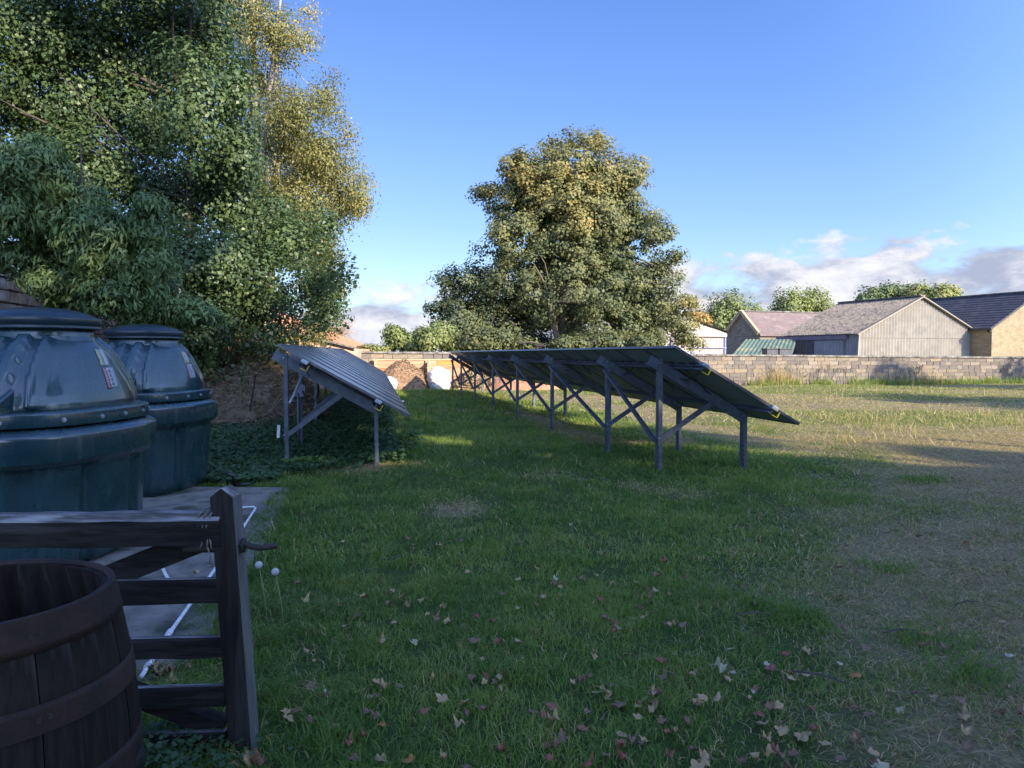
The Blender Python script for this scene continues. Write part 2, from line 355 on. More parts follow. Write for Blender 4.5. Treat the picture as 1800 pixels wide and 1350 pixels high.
def ground_h(x, y):
    k = sstep(1.5, 4, np.hypot(x, y - 3)) * sstep(60, 40, y)
    return (fbm(x, y, 1.6, 21, 3) - .5) * .07 * k + (fbm(x, y, 7, 4, 2) - .5) * .08 * k - .01
xs = np.concatenate([[-900, -400, -200, -100, -60, -40, -26, -18], np.arange(-14, 34.01, .25), [38, 44, 52, 64, 100, 200, 400, 900]])
ys = np.concatenate([[-900, -400, -150, -60, -30, -14, -6, -2], np.arange(0, 46.01, .25), [50, 58, 70, 90, 140, 260, 500, 1200]])
XX, YY = np.meshgrid(xs, ys); ZZ = ground_h(XX, YY)
ZZ = np.where(inslab(XX - .25, YY), -.03, ZZ)
nx, ny = len(xs), len(ys); ii = (np.arange(ny - 1)[:, None] * nx + np.arange(nx - 1)[None, :]).ravel()
F = np.stack([ii, ii + 1, ii + nx + 1, ii + nx], 1)
def groundmat():
    m_ = bpy.data.materials.new('turf'); m_.use_nodes = True; t = m_.node_tree; q = NB(t); pb = t.nodes['Principled BSDF']
    pb.inputs['Roughness'].default_value = .95; pb.inputs['Specular IOR Level'].default_value = .15
    geo = q.n('ShaderNodeNewGeometry'); pos = geo.outputs['Position']; a = q.n('ShaderNodeAttribute', attribute_name='dry')
    n1_ = q.noise(pos, 3, 8, .7); n2_ = q.noise(pos, 40, 5, .7)
    g = q.mix(n2_, (.028, .050, .016), (.075, .115, .028)); dcol = q.mix(q.mr(n2_, .3, .7), (.11, .09, .05), (.34, .275, .145))
    f = q.mr(q.m('ADD', a.outputs['Fac'], q.m('MULTIPLY', q.m('SUBTRACT', n1_, .5), .6)), .25, .75)
    q.l(q.mix(f, g, dcol), pb.inputs['Base Color'])
    bp = q.n('ShaderNodeBump'); bp.inputs['Strength'].default_value = .8; bp.inputs['Distance'].default_value = .03
    q.l(q.noise(pos, 60, 6, .75), bp.inputs['Height']); q.l(bp.outputs[0], pb.inputs['Normal'])
    return m_
gme = fast_mesh('ground', np.stack([XX.ravel(), YY.ravel(), ZZ.ravel()], 1), F, groundmat(), {'dry': ('POINT', dryness(XX.ravel(), YY.ravel()))}, True)
tag(link('ground', gme), kind='structure')
# concrete slab under the tanks
mb = MB(); n = len(SLAB)
vs = [(x, y, .035) for x, y in SLAB] + [(x, y, -.1) for x, y in SLAB]
mb.add(vs, [tuple(range(n))] + [(i, i + n, (i + 1) % n + n, (i + 1) % n) for i in range(n)])
tag(mb.build('concrete_slab', M['concrete'], bevel=.01), kind='structure')

# ------------------------------------------------------------------ solar arrays
def make_array(corner, ddir, posts, hi, lo, label, lateral, rearoff, name='solar_array', npan=20, pitch=1.15, rise0=0.0, slope=0.0):
    """corner: near top corner (x, y); ddir: unit vector along the row; local frame: u along row, v down the slope to the right"""
    dv = Vector((ddir[0], ddir[1], 0)); pv = Vector((dv.y, -dv.x, 0))
    root = empty(name, (corner[0], corner[1], 0), math.atan2(pv.y, pv.x), label=label, cat='solar panels', group='ground mounted solar arrays')
    # local axes: +X = down slope (to the right), +Y = along the row (away from camera)
    Wd = 1.74; tilt = math.atan2(hi - lo, Wd); L = math.hypot(Wd, hi - lo)
    c, s_ = math.cos(tilt), math.sin(tilt)
    Mr = Matrix(((c, 0, s_), (0, 1, 0), (-s_, 0, c)))
    def at(a, y, off=0.0):       # a metres down the slope, y along, off above the panel plane
        return Vector((a * c + off * s_, y, hi + slope * y - a * s_ + off * c))
    fw, ft = .035, .035; pw = pitch - .022
    fr = MB()
    for q in (0, 1):
        fr.box((L / 2, fw / 2 + q * (pw - fw), 0), (L, fw, ft)); fr.box((fw / 2 + q * (L - fw), pw / 2, 0), (fw, pw - 2 * fw, ft))
    frm = fr.mesh('solar_panel', M['frame'])
    gl = MB().box((L / 2, pw / 2, .006), (L - 2 * fw, pw - 2 * fw, .006)).mesh('glass', M['pv'])
    bs = MB().box((L / 2, pw / 2, -.004), (L - 2 * fw, pw - 2 * fw, .008)).mesh('backsheet', M['backsheet'])
    jb = MB().box((.42, pw / 2, -.02), (.07, .12, .022)).mesh('junction_box', M['black'])
    tr = R(0)
    for i in range(npan):
        y = i * pitch + .011
        p = link('solar_panel', frm, root, at(0, y, .018), (0, tilt, 0))
        p.rotation_euler = (random.uniform(-.0015, .0015), tilt + random.uniform(-.002, .002), 0)
        link('glass', gl, p); link('backsheet', bs, p)
        for k in (-1, 0, 1): link('junction_box', jb, p, (0, k * .33, 0))
    TL = npan * pitch
    # purlins (two, along the row) with yellow end clips
    for a in (.42, 1.52):
        mb = MB(); mb.channel(at(a, -.10, -.055), at(a, TL + .1, -.055), .07, .035, up=(s_, 0, c)); mb.build('purlin', M['galv'], root)
        mb = MB()
        mb.beam(at(a, -.125, -.10), at(a + .085, -.125, -.10), .008, .03, up=(0, 1, 0)).beam(at(a + .085, -.125, -.10), at(a + .085, -.125, -.02), .008, .03, up=(0, 1, 0))
        mb.build('yellow_clip', M['yellow'], root)
        mb = MB(); mb.box(at(a + .01, -.08, -.005), (.10, .10, .055), Mr); mb.build('end_clamp', M['alu'], root, bevel=.012)
    # frames
    mats_slots = M['black']
    for i, py in enumerate(posts):
        zt = hi + slope * py; xr = rearoff; a0 = xr / c
        rt = at(a0, py, -.13); ft_ = at((xr + 1.25) / c, py, -.15)
        mb = MB(); mb.channel((xr, py, -.05), (xr, py, rt.z + .03), .105, .05, up=(0, 1, 0)); mb.build('rear_post', M['galv'], root)
        mb = MB(); mb.channel((xr + 1.25, py, -.05), (xr + 1.25, py, ft_.z + .02), .105, .05, up=(0, 1, 0)); mb.build('front_leg', M['galv'], root)
        mb = MB(); mb.channel(at(a0 - .07, py - .035, -.15), at((xr + 1.25) / c + .12, py - .035, -.15), .14, .04, up=(s_, 0, c)); mb.build('rafter', M['galv'], root)
        bz = .44
        mb = MB(); mb.channel((xr + .02, py - .06, bz), at(a0 + 1.02, py - .06, -.20), .065, .03, up=(0, 0, 1)); mb.build('brace', M['galv'], root)
        for xx, top in ((xr, .36), (xr + 1.25, .42)):
            mb = MB()
            for k in range(5): mb.box((xx + .012 * (-1) ** k * 0, py - .0545, .07 + k * .065), (.014, .004, .038))
            mb.build('slotted_strip', M['black'], root) if i < 4 else None
        for xx, zz in ((xr, rt.z - .03), (xr, .46), (xr + 1.25, ft_.z - .02)):
            if i < 4:
                mb = MB(); mb.tube([(xx, py - .075, zz), (xx, py - .05, zz)], .014, 6); mb.build('bolt', M['alu'], root)
        if lateral and i + 1 < len(posts):
            mb = MB(); q2 = posts[i + 1]
            mb.channel((xr - .035, py - .02, .40), (xr - .035, q2, zt - .34), .06, .03, up=(1, 0, 0)); mb.build('lateral_brace', M['galv'], root)
    # cables strung along the upper purlin, sagging between ties
    for k in range(npan):
        y0 = k * pitch
        mb = MB(); pts = []
        for q in range(9):
            t = q / 8; pts.append(at(.42 + .10 * math.sin(math.pi * t) + .05 * random.random(), y0 + t * pitch, -.05 - .11 * math.sin(math.pi * t) - .02 * random.random()))
        mb.tube(pts, .007, 5)
        a2 = .7 + .4 * random.random(); y2 = y0 + pitch * .5
        mb.tube([at(.45, y2, -.03), at(a2 * .8, y2 + .06, -.10), at(a2 + .05, y2 + .16, -.12), at(a2, y2 + .22, -.06), at(.5, y2 + .28, -.04)], .006, 5)
        mb.build('cable', M['black'], root, smooth=True)
    return root, at, TL
dR = Vector((621 - 900, FPX, 0)).normalized(); dL = Vector((655 - 900, FPX, 0)).normalized()
postsR = [(z - 10.0) / dR.y + .45 for z in (10.33, 12.45, 15.95, 19.35, 22.75, 26.15, 29.5, 32.0)]
arrR, atR, TLR = make_array((2.035, 9.63), dR, [max(.55, p) for p in postsR], 1.672, .668, 'long grey framed solar array on the right seen from its shaded underside', True, .10)
postsL = [.62, 2.85, 6.3, 9.8, 13.2, 16.7, 20.1, 22.4]
arrL, atL, TLL = make_array((-3.13, 10.22), dL, postsL, 1.705, .728, 'solar array on the left with its pale reflecting glass facing the mown aisle', False, .03, slope=.0035)
# white downpipe, conduit and cable loop on the left array
def child_on(root, mb, name, m_, smooth=True): return mb.build(name, m_, root, smooth)
mb = MB(); mb.tube([(.12, 2.5, 1.25), (.05, 1.7, .95), (.02, 1.4, .86)], .02, 8); child_on(arrL, mb, 'white_conduit', M['white'])
mb = MB(); mb.tube([(.33, 2.7, 1.35), (.36, 2.7, .95), (.30, 2.68, .80), (.18, 2.66, .80), (.10, 2.66, .98)], .018, 8); child_on(arrL, mb, 'cable_loop', M['black'])
mb = MB(); mb.tube([(.02, 2.72, 0), (.02, 2.72, .95)], .022, 8); child_on(arrL, mb, 'conduit', M['galv'])
mb = MB(); mb.box((.06, 2.75, .98), (.16, .08, .2)); child_on(arrL, mb, 'isolator_box', M['greysheet'], False)
mb = MB(); mb.beam((-.058, .58, .42), (-.045, .58, .60), .02, .04); child_on(arrL, mb, 'white_marker', M['white'], False)

# ------------------------------------------------------------------ oil tanks
def tank_plan(a, n_, hx, hy):
    ca, sa = math.cos(a), math.sin(a)
    r = (abs(ca / hx) ** n_ + abs(sa / hy) ** n_) ** (-1 / n_)
    return r * ca, r * sa
TR = 1.43; DTOP = .526
DH = [0, .012, .05, .11, .20, .29, .37, .43, .46, .485, .505, .526]; DX = [.543, .548, .545, .533, .510, .483, .458, .434, .412, .392, .378, .370]
def dome_prof(h):
    x = float(np.interp(h, DH, DX)); t = min(h / DTOP, 1); return x, 2.45 - .45 * t ** 2, 1 + (TR - 1) * (1 - t ** 2.6)
def make_tank(loc, rz, label):
    root = empty('oil_tank', loc, rz, label=label, cat='oil tank', group='green plastic oil tanks on the slab')
    NA = 220
    def shell(name, prof, m_, ribs=False, groove=False):
        # prof: list of (z, half width, exponent, depth ratio)
        mb = MB()
        for (z, s_, e, rt_) in prof:
            for j in range(NA):
                a = 2 * math.pi * j / NA
                x, y = tank_plan(a, e, s_, s_ * rt_); dz = 0
                if ribs:
                    k = float(sstep(1.165, 1.20, z) * sstep(1.688, 1.655, z)); ax = abs(x)
                    ax = ax / s_; b1 = float(sstep(.31, .325, ax) * sstep(.50, .485, ax)); b2 = float(sstep(.635, .65, ax) * sstep(.80, .70, ax)); b3 = float(sstep(.10, .085, ax))
                    amp = (.062 * b1 + .052 * b2 + .04 * b3) * k
                    nrm = Vector((x * .5, y, .45 * (z - 1.2) / .3)).normalized()
                    x += nrm.x * amp * .4; y += nrm.y * amp; dz = nrm.z * amp
                if groove:
                    k = float(sstep(.80, .70, z)); th = math.atan2(y, x); g = 0
                    for th0 in (-2.62, -2.0, -1.12, -.50, .42, 1.2, 1.95, 2.7): g = max(g, math.exp(-((th - th0) / .10) ** 4))
                    x *= 1 - .085 * g * k; y *= 1 - .085 * g * k
                mb.v.append((x, y, z + dz))
        m2 = len(prof)
        for i in range(m2 - 1):
            for j in range(NA):
                j2 = (j + 1) % NA; mb.f.append((i * NA + j, i * NA + j2, (i + 1) * NA + j2, (i + 1) * NA + j)); mb.mi.append(0)
        mb.f.append(tuple((m2 - 1) * NA + j for j in range(NA))); mb.mi.append(0)
        return mb.build(name, m_, root, True)
    k_ = .757; ZD = -.055
    body = [(0, .64), (.03, .70), (.12, .74), (.3, .765), (.5, .77), (.68, .79), (.72, .795), (.78, .80), (.815, .80), (.825, .83), (.845, .868), (.86, .872), (.863, .885), (.872, .890), (.878, .892), (1.03, .896), (1.045, .895), (1.058, .888), (1.066, .875), (1.082, .85), (1.098, .79), (1.0985, .5)]
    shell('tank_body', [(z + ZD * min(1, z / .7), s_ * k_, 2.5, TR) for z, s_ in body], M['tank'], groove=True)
    fl = [(1.108, .79), (1.11, .822), (1.114, .829), (1.118, .830), (1.195, .830), (1.201, .829), (1.207, .824), (1.213, .80), (1.216, .70), (1.217, .5)]
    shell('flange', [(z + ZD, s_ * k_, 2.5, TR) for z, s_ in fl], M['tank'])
    dome = []
    for k in range(0, 71):
        h = DTOP * (k / 70); x, e, r_ = dome_prof(h); dome.append((1.158 + h, x, e, r_))
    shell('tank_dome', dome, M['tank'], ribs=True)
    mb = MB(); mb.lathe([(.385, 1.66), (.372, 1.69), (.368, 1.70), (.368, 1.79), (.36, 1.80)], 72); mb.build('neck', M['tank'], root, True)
    mb = MB(); mb.lathe([(.385, 1.752), (.412, 1.750), (.418, 1.754), (.420, 1.765), (.414, 1.771), (.414, 1.780), (.421, 1.784), (.422, 1.832), (.420, 1.838), (.40, 1.842), (.385, 1.848), (.375, 1.856),
                         (.33, 1.878), (.25, 1.900), (.15, 1.916), (.07, 1.922), (.001, 1.924)], 96); mb.build('lid', M['tankdark'], root, True)
    for k in range(14):
        a = 2 * math.pi * (k + .25) / 14; x, y = tank_plan(a, 2.5, .628, .628 * TR)
        g = Vector((abs(x) ** 1.5 * math.copysign(1, x) / .628 ** 2.5, abs(y) ** 1.5 * math.copysign(1, y) / (.628 * TR) ** 2.5, 0)).normalized()
        p = Vector((x, y, 1.10)); mb = MB()
        mb.tube([p - g * .003, p + g * .006], .017, 12); mb.tube([p + g * .006, p + g * .016], .010, 6)
        mb.build('flange_bolt', M['alu'], root)
    for sx in (-1, 1):       # lifting brackets at the feet of the ribs
        yf = -.545 * TR; zb = 1.155
        mb = MB(); mb.add([(sx * .165, yf - .09, zb), (sx * .29, yf - .09, zb), (sx * .29, yf - .01, zb + .11), (sx * .165, yf - .01, zb + .11),
                (sx * .165, yf + .1, zb), (sx * .29, yf + .1, zb), (sx * .29, yf + .1, zb + .17), (sx * .165, yf + .1, zb + .17), (sx * .165, yf - .09, zb + .07), (sx * .29, yf - .09, zb + .07)],
               [(0, 1, 9, 8), (8, 9, 2, 3), (3, 2, 6, 7), (0, 8, 3, 7, 4), (1, 5, 6, 2, 9), (4, 7, 6, 5)])
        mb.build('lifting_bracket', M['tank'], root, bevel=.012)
    return root
def sticker(root, name, u0, u1, v0, v1, m_, lift, sub=8, z0=None):
    """thin print laid on the right-hand end of the dome; u = angle (deg) round the end, v = height"""
    mb = MB(); th = []
    for i in range(sub + 1):
        for j in range(3):
            z = v0 + (v1 - v0) * i / sub; a = R(u0 + (u1 - u0) * j / 2)
            h = z - 1.158; s_, e, r_ = dome_prof(h); s_ += lift
            x, y = tank_plan(a, e, s_, s_ * r_); mb.v.append((x, y, z + lift * .4))
    for i in range(sub):
        for j in range(2): k = i * 3 + j; mb.f.append((k, k + 1, k + 4, k + 3)); mb.mi.append(0)
    o = mb.build(name, m_, root, True); sm = o.modifiers.new('thick', 'SOLIDIFY'); sm.thickness = .0015; return o
M['stickyellow'] = mat('faded_yellow_print', (.30, .31, .18), (.23, .25, .16), 40, .4)
M['stickwhite'] = mat('label_white', (.33, .36, .40), (.26, .29, .33), 40, .4)
M['stickred'] = mat('label_red', (.30, .10, .11), (.25, .09, .10), 60, .4)
M['stickdark'] = mat('label_ink', (.10, .11, .16), (.16, .17, .22), 30, .4)
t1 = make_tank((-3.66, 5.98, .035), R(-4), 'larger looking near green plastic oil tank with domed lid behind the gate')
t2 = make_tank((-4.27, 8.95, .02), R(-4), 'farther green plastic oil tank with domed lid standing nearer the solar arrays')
for t_ in (t1, t2):
    sticker(t_, 'yellow_label', 1, 9, 1.47, 1.60, M['stickyellow'], .004)
    sticker(t_, 'grey_label', 9, 16, 1.47, 1.60, M['stickwhite'], .004)
    st = sticker(t_, 'white_label', 7.5, 19, 1.30, 1.455, M['stickwhite'], .004)
    sticker(t_, 'red_label', 2, 7, 1.29, 1.455, M['stickred'], .004)
    for k in range(7): sticker(t_, 'red_label_mark', 3, 6, 1.302 + k * .021, 1.302 + k * .021 + .008, M['stickwhite'], .0062, 1)
    for k in range(4): sticker(t_, 'white_label_mark', 9, 12, 1.32 + k * .032, 1.33 + k * .032 + .014, M['stickdark'], .0062, 1)
mb = MB(); mb.tube([(-3.28, 9.05, .05), (-3.28, 9.03, .16), (-3.36, 9.0, .20)], .025, 8); mb.tube([(-3.28, 9.05, .05), (-3.10, 9.03, .06)], .02, 8)
tag(mb.build('fuel_pipe', M['black'], None, True), 'black fuel pipe rising beside the foot of the farther tank', 'pipe')

# ------------------------------------------------------------------ field gate
gate = empty('field_gate', (-1.10, 3.05, 0), 0, label='weathered dark timber field gate standing open in front of the tanks', cat='gate')
def gp(x, h, dy=0): return Vector((x + 1.10, (3.05 + .06 * (x + 1.1)) - 3.05 + dy, h))
def rail(name, h0, h1, dep, m_, x0=-1.15, x1=-4.3, sag=0.0, top=False):
    mb = MB(); N = 24; w0 = dep / 2
    for i in range(N + 1):
        x = x0 + (x1 - x0) * i / N; j = [random.uniform(-.003, .003) for _ in range(4)]
        c0 = .016 if top else .004
        for (dy, h) in ((-w0, h0 + j[0]), (w0, h0 + j[0]), (w0, h1 - c0 + j[1]), (w0 * .6, h1 + j[2]), (-w0 * .6, h1 + j[2] * .6), (-w0 - (.004 if top else 0), h1 - c0 * 1.6 + j[3])):
            mb.v.append(tuple(gp(x, h + sag * i / N, dy)))
    for i in range(N):
        for j in range(6):
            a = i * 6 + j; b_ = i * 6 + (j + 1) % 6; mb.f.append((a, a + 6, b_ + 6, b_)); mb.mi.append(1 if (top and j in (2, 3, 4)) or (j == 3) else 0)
    mb.f.append(tuple(range(6))); mb.mi.append(0); mb.f.append(tuple(N * 6 + j for j in range(6))[::-1]); mb.mi.append(0)
    mb.build(name, [M['weathered'], m_], gate)
rail('top_rail', .845, .972, .10, M['topwood'], top=True)
for (a, b_) in ((.607, .702), (.387, .467), (.188, .268), (.005, .082)): rail('rail', a, b_, .045, M['topwood'], sag=-.004)
# head stile with a pointed top, leaning slightly
mb = MB(); lean = -.062
for (h, k) in ((-.02, 0), (.55, .5), (1.035, 1)):
    for (dx, dy) in ((-.046, -.045), (.046, -.045), (.046, .055), (-.046, .055)):
        mb.v.append((dx + .018 + lean * (h / 1.035), dy, h))
for i in range(2):
    for j in range(4): a = i * 4 + j; b_ = i * 4 + (j + 1) % 4; mb.f.append((a, b_, b_ + 4, a + 4)); mb.mi.append(1 if j == 1 else 0)
k = len(mb.v); mb.v += [(.018 + lean, -.045, 1.072), (.018 + lean, .055, 1.072)]
mb.f += [(8, 9, k), (11, k + 1, 10), (9, 10, k + 1, k), (11, 8, k, k + 1), (3, 2, 1, 0)]; mb.mi += [0, 0, 2, 2, 0]
mb.build('head_stile', [M['stilewood'], M['stilesoft'], M['topwood']], gate, bevel=.004)
mb = MB(); mb.beam(gp(-1.20, .87, .045), gp(-3.25, .06, .045), .095, .035, up=(0, 1, 0)); mb.build('brace', M['weathered'], gate)
mb = MB(); mb.beam(gp(-1.18, .07, .05), gp(-2.9, .80, .05), .07, .07, up=(0, 1, 0), mi=0); mb.build('brace', M['weathered'], gate)
mb = MB(); mb.tube([(-.20, -.03, .828), (-.075, -.03, .83), (.0, -.01, .84), (.03, 0, .842), (.06, -.01, .832), (.10, -.02, .829), (.165, -.02, .838)], [.016, .016, .014, .0125, .0125, .0125, .0125], 8)
mb.tube([(.022, 0, .835), (.032, 0, .835)], .03, 10)
mb.build('latch_bar', M['rust'], gate, True)
M['twine'] = mat('old_twine', (.20, .18, .15), (.12, .11, .09), 30, .9)
mb = MB()
for dx, ph in ((-.105, 0), (-.085, .5), (-.07, 1.2)):
    pts = [(dx - .02 + .01 * math.sin(q + ph), -.055 - .004 * math.sin(q * 2), .835 + (.97 - .835) * q / 6) for q in range(7)]
    pts += [(dx - .01, -.03, .985), (dx, .02, .985)]
    mb.tube(pts, .003, 5)
mb.tube([(-.095, -.056, .84), (-.088, -.05, .80), (-.092, -.05, .765)], .003, 5); mb.tube([(-.10, -.05, .765), (-.082, -.05, .765)], .006, 5)
mb.build('twine', M['twine'], gate, True)

# ------------------------------------------------------------------ barrel
BX, BY, BH = -1.37, 1.93, .985
barrel = empty('oak_barrel', (BX, BY, 0), 0, label='open topped old oak barrel with rusty hoops in front of the gate', cat='barrel')
NS = 26; Rt, Rm = .318, .378
def br(z): return Rt + (Rm - Rt) * (1 - ((z - BH / 2) / (BH / 2)) ** 2)
mb = MB(); da = math.pi / NS * .998; K = 12
for i in range(K + 1):
    z = BH * i / K; r = br(z)
    for (a, rr) in ((-da, r - .001), (-da * .55, r + .0015), (0, r + .002), (da * .55, r + .0015), (da, r - .001), (da, r - .028), (-da, r - .028)):
        mb.v.append((rr * math.cos(a), rr * math.sin(a), z))
for i in range(K):
    for j in range(7): a = i * 7 + j; b_ = i * 7 + (j + 1) % 7; mb.f.append((a, b_, b_ + 7, a + 7)); mb.mi.append(0)
mb.f.append(tuple(range(7))[::-1]); mb.mi.append(0); mb.f.append(tuple(K * 7 + j for j in range(7))); mb.mi.append(0)
stv = mb.mesh('stave', M['stave'])
for k in range(NS):
    link('stave', stv, barrel, (random.uniform(-.002, .002), random.uniform(-.002, .002), random.uniform(-.003, .001)), (0, 0, 2 * math.pi * k / NS))
for (z0, z1) in ((.915, .992), (.735, .80), (.50, .60), (.18, .25), (.0, .06)):
    mb = MB(); zz = np.linspace(z0, z1, 5); o_ = [(br(z) + .0065, z) for z in zz]; i_ = [(br(z) + .0005, z) for z in zz[::-1]]
    prof = o_ + i_ + [o_[0]]
    if z1 > .99: prof = [(br(z0) + .001, z0)] + o_ + [(br(z1) + .0060, z1 + .003), (br(z1) - .010, z1 + .003), (br(z1) - .012, z1 - .006)]
    mb.lathe(prof, 72); mb.build('hoop', M['hoop'], barrel, True)
    for a in (R(-36), R(-32)):
        z = (z0 + z1) / 2; r = br(z) + .003; mb = MB(); p = Vector((r * math.cos(a), r * math.sin(a), z)); g = Vector((math.cos(a), math.sin(a), 0))
        mb.tube([p, p + g * .006], .007, 7); mb.build('rivet', M['rust'], barrel)
mb = MB(); mb.lathe([(.001, .42), (.33, .42), (.33, .40), (.001, .40)], 40); mb.build('barrel_bottom', M['stave'], barrel)
mb = MB(); mb.lathe([(.001, 0), (.03, 0), (.034, .008), (.02, .02), (.001, .022)], 20); o = mb.build('bung', M['weathered'], barrel, True)
o.rotation_euler = (0, R(90), R(12)); o.location = (.378 * math.cos(R(12)), .378 * math.sin(R(12)), .52)

# ------------------------------------------------------------------ white pipe on the slab
Wp = lambda px, py: G(px, py, .06)
mb = MB(); mb.tube([Wp(395, 894), Wp(412, 893), Wp(446, 891), Wp(449, 893), Wp(447, 897), Wp(422, 935), Wp(404, 965), Wp(371, 1010), Wp(333, 1064), Wp(290, 1124), Wp(268, 1160), Wp(248, 1190)], .0115, 8)
wp = empty('overflow_pipe', (0, 0, 0), label='long thin white plastic pipe lying bent along the concrete slab', cat='pipe')
mb.build('pipe', M['white'], wp, True)
for q in ((430, 922), (300, 1109), (262, 1168)):
    p = Wp(*q); p2 = Wp(q[0] - 5, q[1] + 7); mb = MB(); mb.tube([p, p2], .017, 8); mb.build('pipe_clip', M['white'], wp)
mb = MB(); mb.tube([Wp(277, 992) + Vector((0, 0, .03)), Wp(284, 995), Wp(291, 1010), Wp(297, 1019), Wp(320, 1019), Wp(352, 1018)], .012, 8)
tag(mb.build('branch_pipe', M['white'], None, True), 'short white plastic pipe with a bent end on the slab behind the gate', 'pipe')

# ------------------------------------------------------------------ far boundary wall, stone by stone
def wy(x): return 36.0 + .2 * (x + 4)
def wh(x): return 1.69 - .0078 * (x + 4)
wl = Vector((1, .2, 0)).normalized(); wn = Vector((.2, -1, 0)).normalized()
wall = empty('boundary_wall', (-14, wy(-14), 0), math.atan2(.2, 1), label='long coursed sandstone wall with dark coping across the back of the field', cat='wall')
LW = 62.0
mb = MB(); 
for i in range(31):
    s0, s1 = i * 2.0, i * 2.0 + 2.0; x0 = -14 + s0 * wl.x; h0 = wh(x0) - .07; h1 = wh(x0 + 2 * wl.x) - .07
    mb.add([(s0, .03, -.2), (s1, .03, -.2), (s1, .03, h1), (s0, .03, h0), (s0, .42, -.2), (s1, .42, -.2), (s1, .42, h1), (s0, .42, h0)], [(0, 1, 2, 3), (5, 4, 7, 6), (3, 2, 6, 7)])
mb.build('mortar_core', M['mortar'], wall)
def block_mesh(L, H, jit, name='stone_block', m_=None, D=.12):
    mb = MB(); g = .007
    f = lambda: random.uniform(-jit, jit)
    x0, x1, z0, z1 = g, L - g, g, H - g
    e = .02
    vs = [(x0, .06, z0), (x1, .06, z0), (x1, .06, z1), (x0, .06, z1), (x0 + f(), f() * .5, z0 + abs(f())), (x1 + f(), f() * .5, z0 + abs(f())), (x1 + f(), f() * .5, z1 - abs(f())), (x0 + f(), f() * .5, z1 - abs(f())),
          (x0 + e, -.012 + f(), z0 + e), (x1 - e, -.012 + f(), z0 + e), (x1 - e, -.012 + f(), z1 - e), (x0 + e, -.012 + f(), z1 - e)]
    fs = [(8, 9, 10, 11)] + [(4 + i, 4 + (i + 1) % 4, 8 + (i + 1) % 4, 8 + i) for i in range(4)] + [(i, (i + 1) % 4, 4 + (i + 1) % 4, 4 + i) for i in range(4)]
    mb.add(vs, fs); return mb
lens = (.34, .42, .5, .58, .7); bm = {}
NC = 7
for L in lens:
    for v_ in range(2):
        for mi, mm in enumerate((M['stone'], M['stonedark'])): bm[(L, v_, mi)] = block_mesh(L, 1.0, .008).mesh('stone_block', mm)
stuff = MB(); cnt = 0
for c in range(NC):
    s = random.uniform(0, .3)
    while s < LW - .5:
        L = random.choice(lens); x = -14 + s * wl.x; y = wy(-14) + s * wl.y; px = 900 + FPX * x / y
        hc = (wh(x) - .10) / NC; z0 = c * hc
        old = random.random() < (.25 + .65 * fbm(np.array(x), np.array(z0 * 3), 2.2, 8)) if x > 4 else random.random() < .2
        seen = (1205 < px < 1802 and (px - 1205) * .48 > (650 - (622 + (EYE - z0) * FPX / y)) * 0 ) or (618 < px < 800 and c >= 4)
        if seen and cnt < 298 and not (1205 < px < 1300 and z0 < .9 - (px - 1205) * .008):
            o = link('stone_block', bm[(L, random.randint(0, 1), int(old))], wall, (s, random.uniform(-.006, .004), z0), (0, 0, 0), (1, 1, hc)); cnt += 1
        else:
            q = block_mesh(L, hc, .008); stuff.add([(a + s, b_, z + z0) for a, b_, z in q.v], q.f)
        s += L
tag(stuff.build('stonework', M['stonedark'], wall), kind='stuff')
s = 0; cop = [MB().box((0, 0, 0), (L - .015, .56, .085)).mesh('coping_stone', M['coping']) for L in (.7, .9, 1.1)]
while s < LW - 1:
    k = random.randint(0, 2); L = (.7, .9, 1.1)[k]; x = -14 + (s + L / 2) * wl.x
    link('coping_stone', cop[k], wall, (s + L / 2, .21 + random.uniform(-.01, .01), wh(x) - .045 + random.uniform(-.008, .008)), (random.uniform(-.02, .02), .0078 + random.uniform(-.006, .006), 0)); s += L

# left garden wall, rubble
gwd = Vector((dL.x, dL.y, 0)); GW0 = Vector((-8.7, 11.0, 0)); GA = math.atan2(gwd.y, gwd.x)
gw = empty('garden_wall', GW0, GA, label='tall old rubble stone wall behind the left trees and tanks', cat='wall')
mb = MB(); mb.box((9, .2, 1.5), (26, .3, 3.0)); mb.build('mortar_core', M['mortar'], gw)
rb = [[block_mesh(L, .23, .016, m_=None).mesh('stone_block', M['rubble']) for _ in range(3)] for L in (.3, .4, .52)]
stuff = MB(); cnt = 0
for c in range(13):
    s = -4 + random.uniform(0, .3)
    while s < 21.5:
        k = random.randint(0, 2); L = (.3, .4, .52)[k]
        if s < 8.5 and c > 6 and cnt < 200 or (13 < s < 20 and c > 4 and cnt < 290):
            link('stone_block', rb[k][random.randint(0, 2)], gw, (s + L, -.0 + .05 - .07, c * .23), (0, 0, 0)).location.x = s; cnt += 1
        else:
            q = block_mesh(L, .23, .014); stuff.add([(a + s, b_ - .02, z + c * .23) for a, b_, z in q.v], q.f)
        s += L
# faces of the blocks must point at the lawn: the wall's local -Y is the lawn side
tag(stuff.build('stonework', M['rubble'], gw), kind='stuff')
mb = MB(); mb.box((9, .18, 3.05), (26, .5, .1)); mb.build('coping', M['coping'], gw)

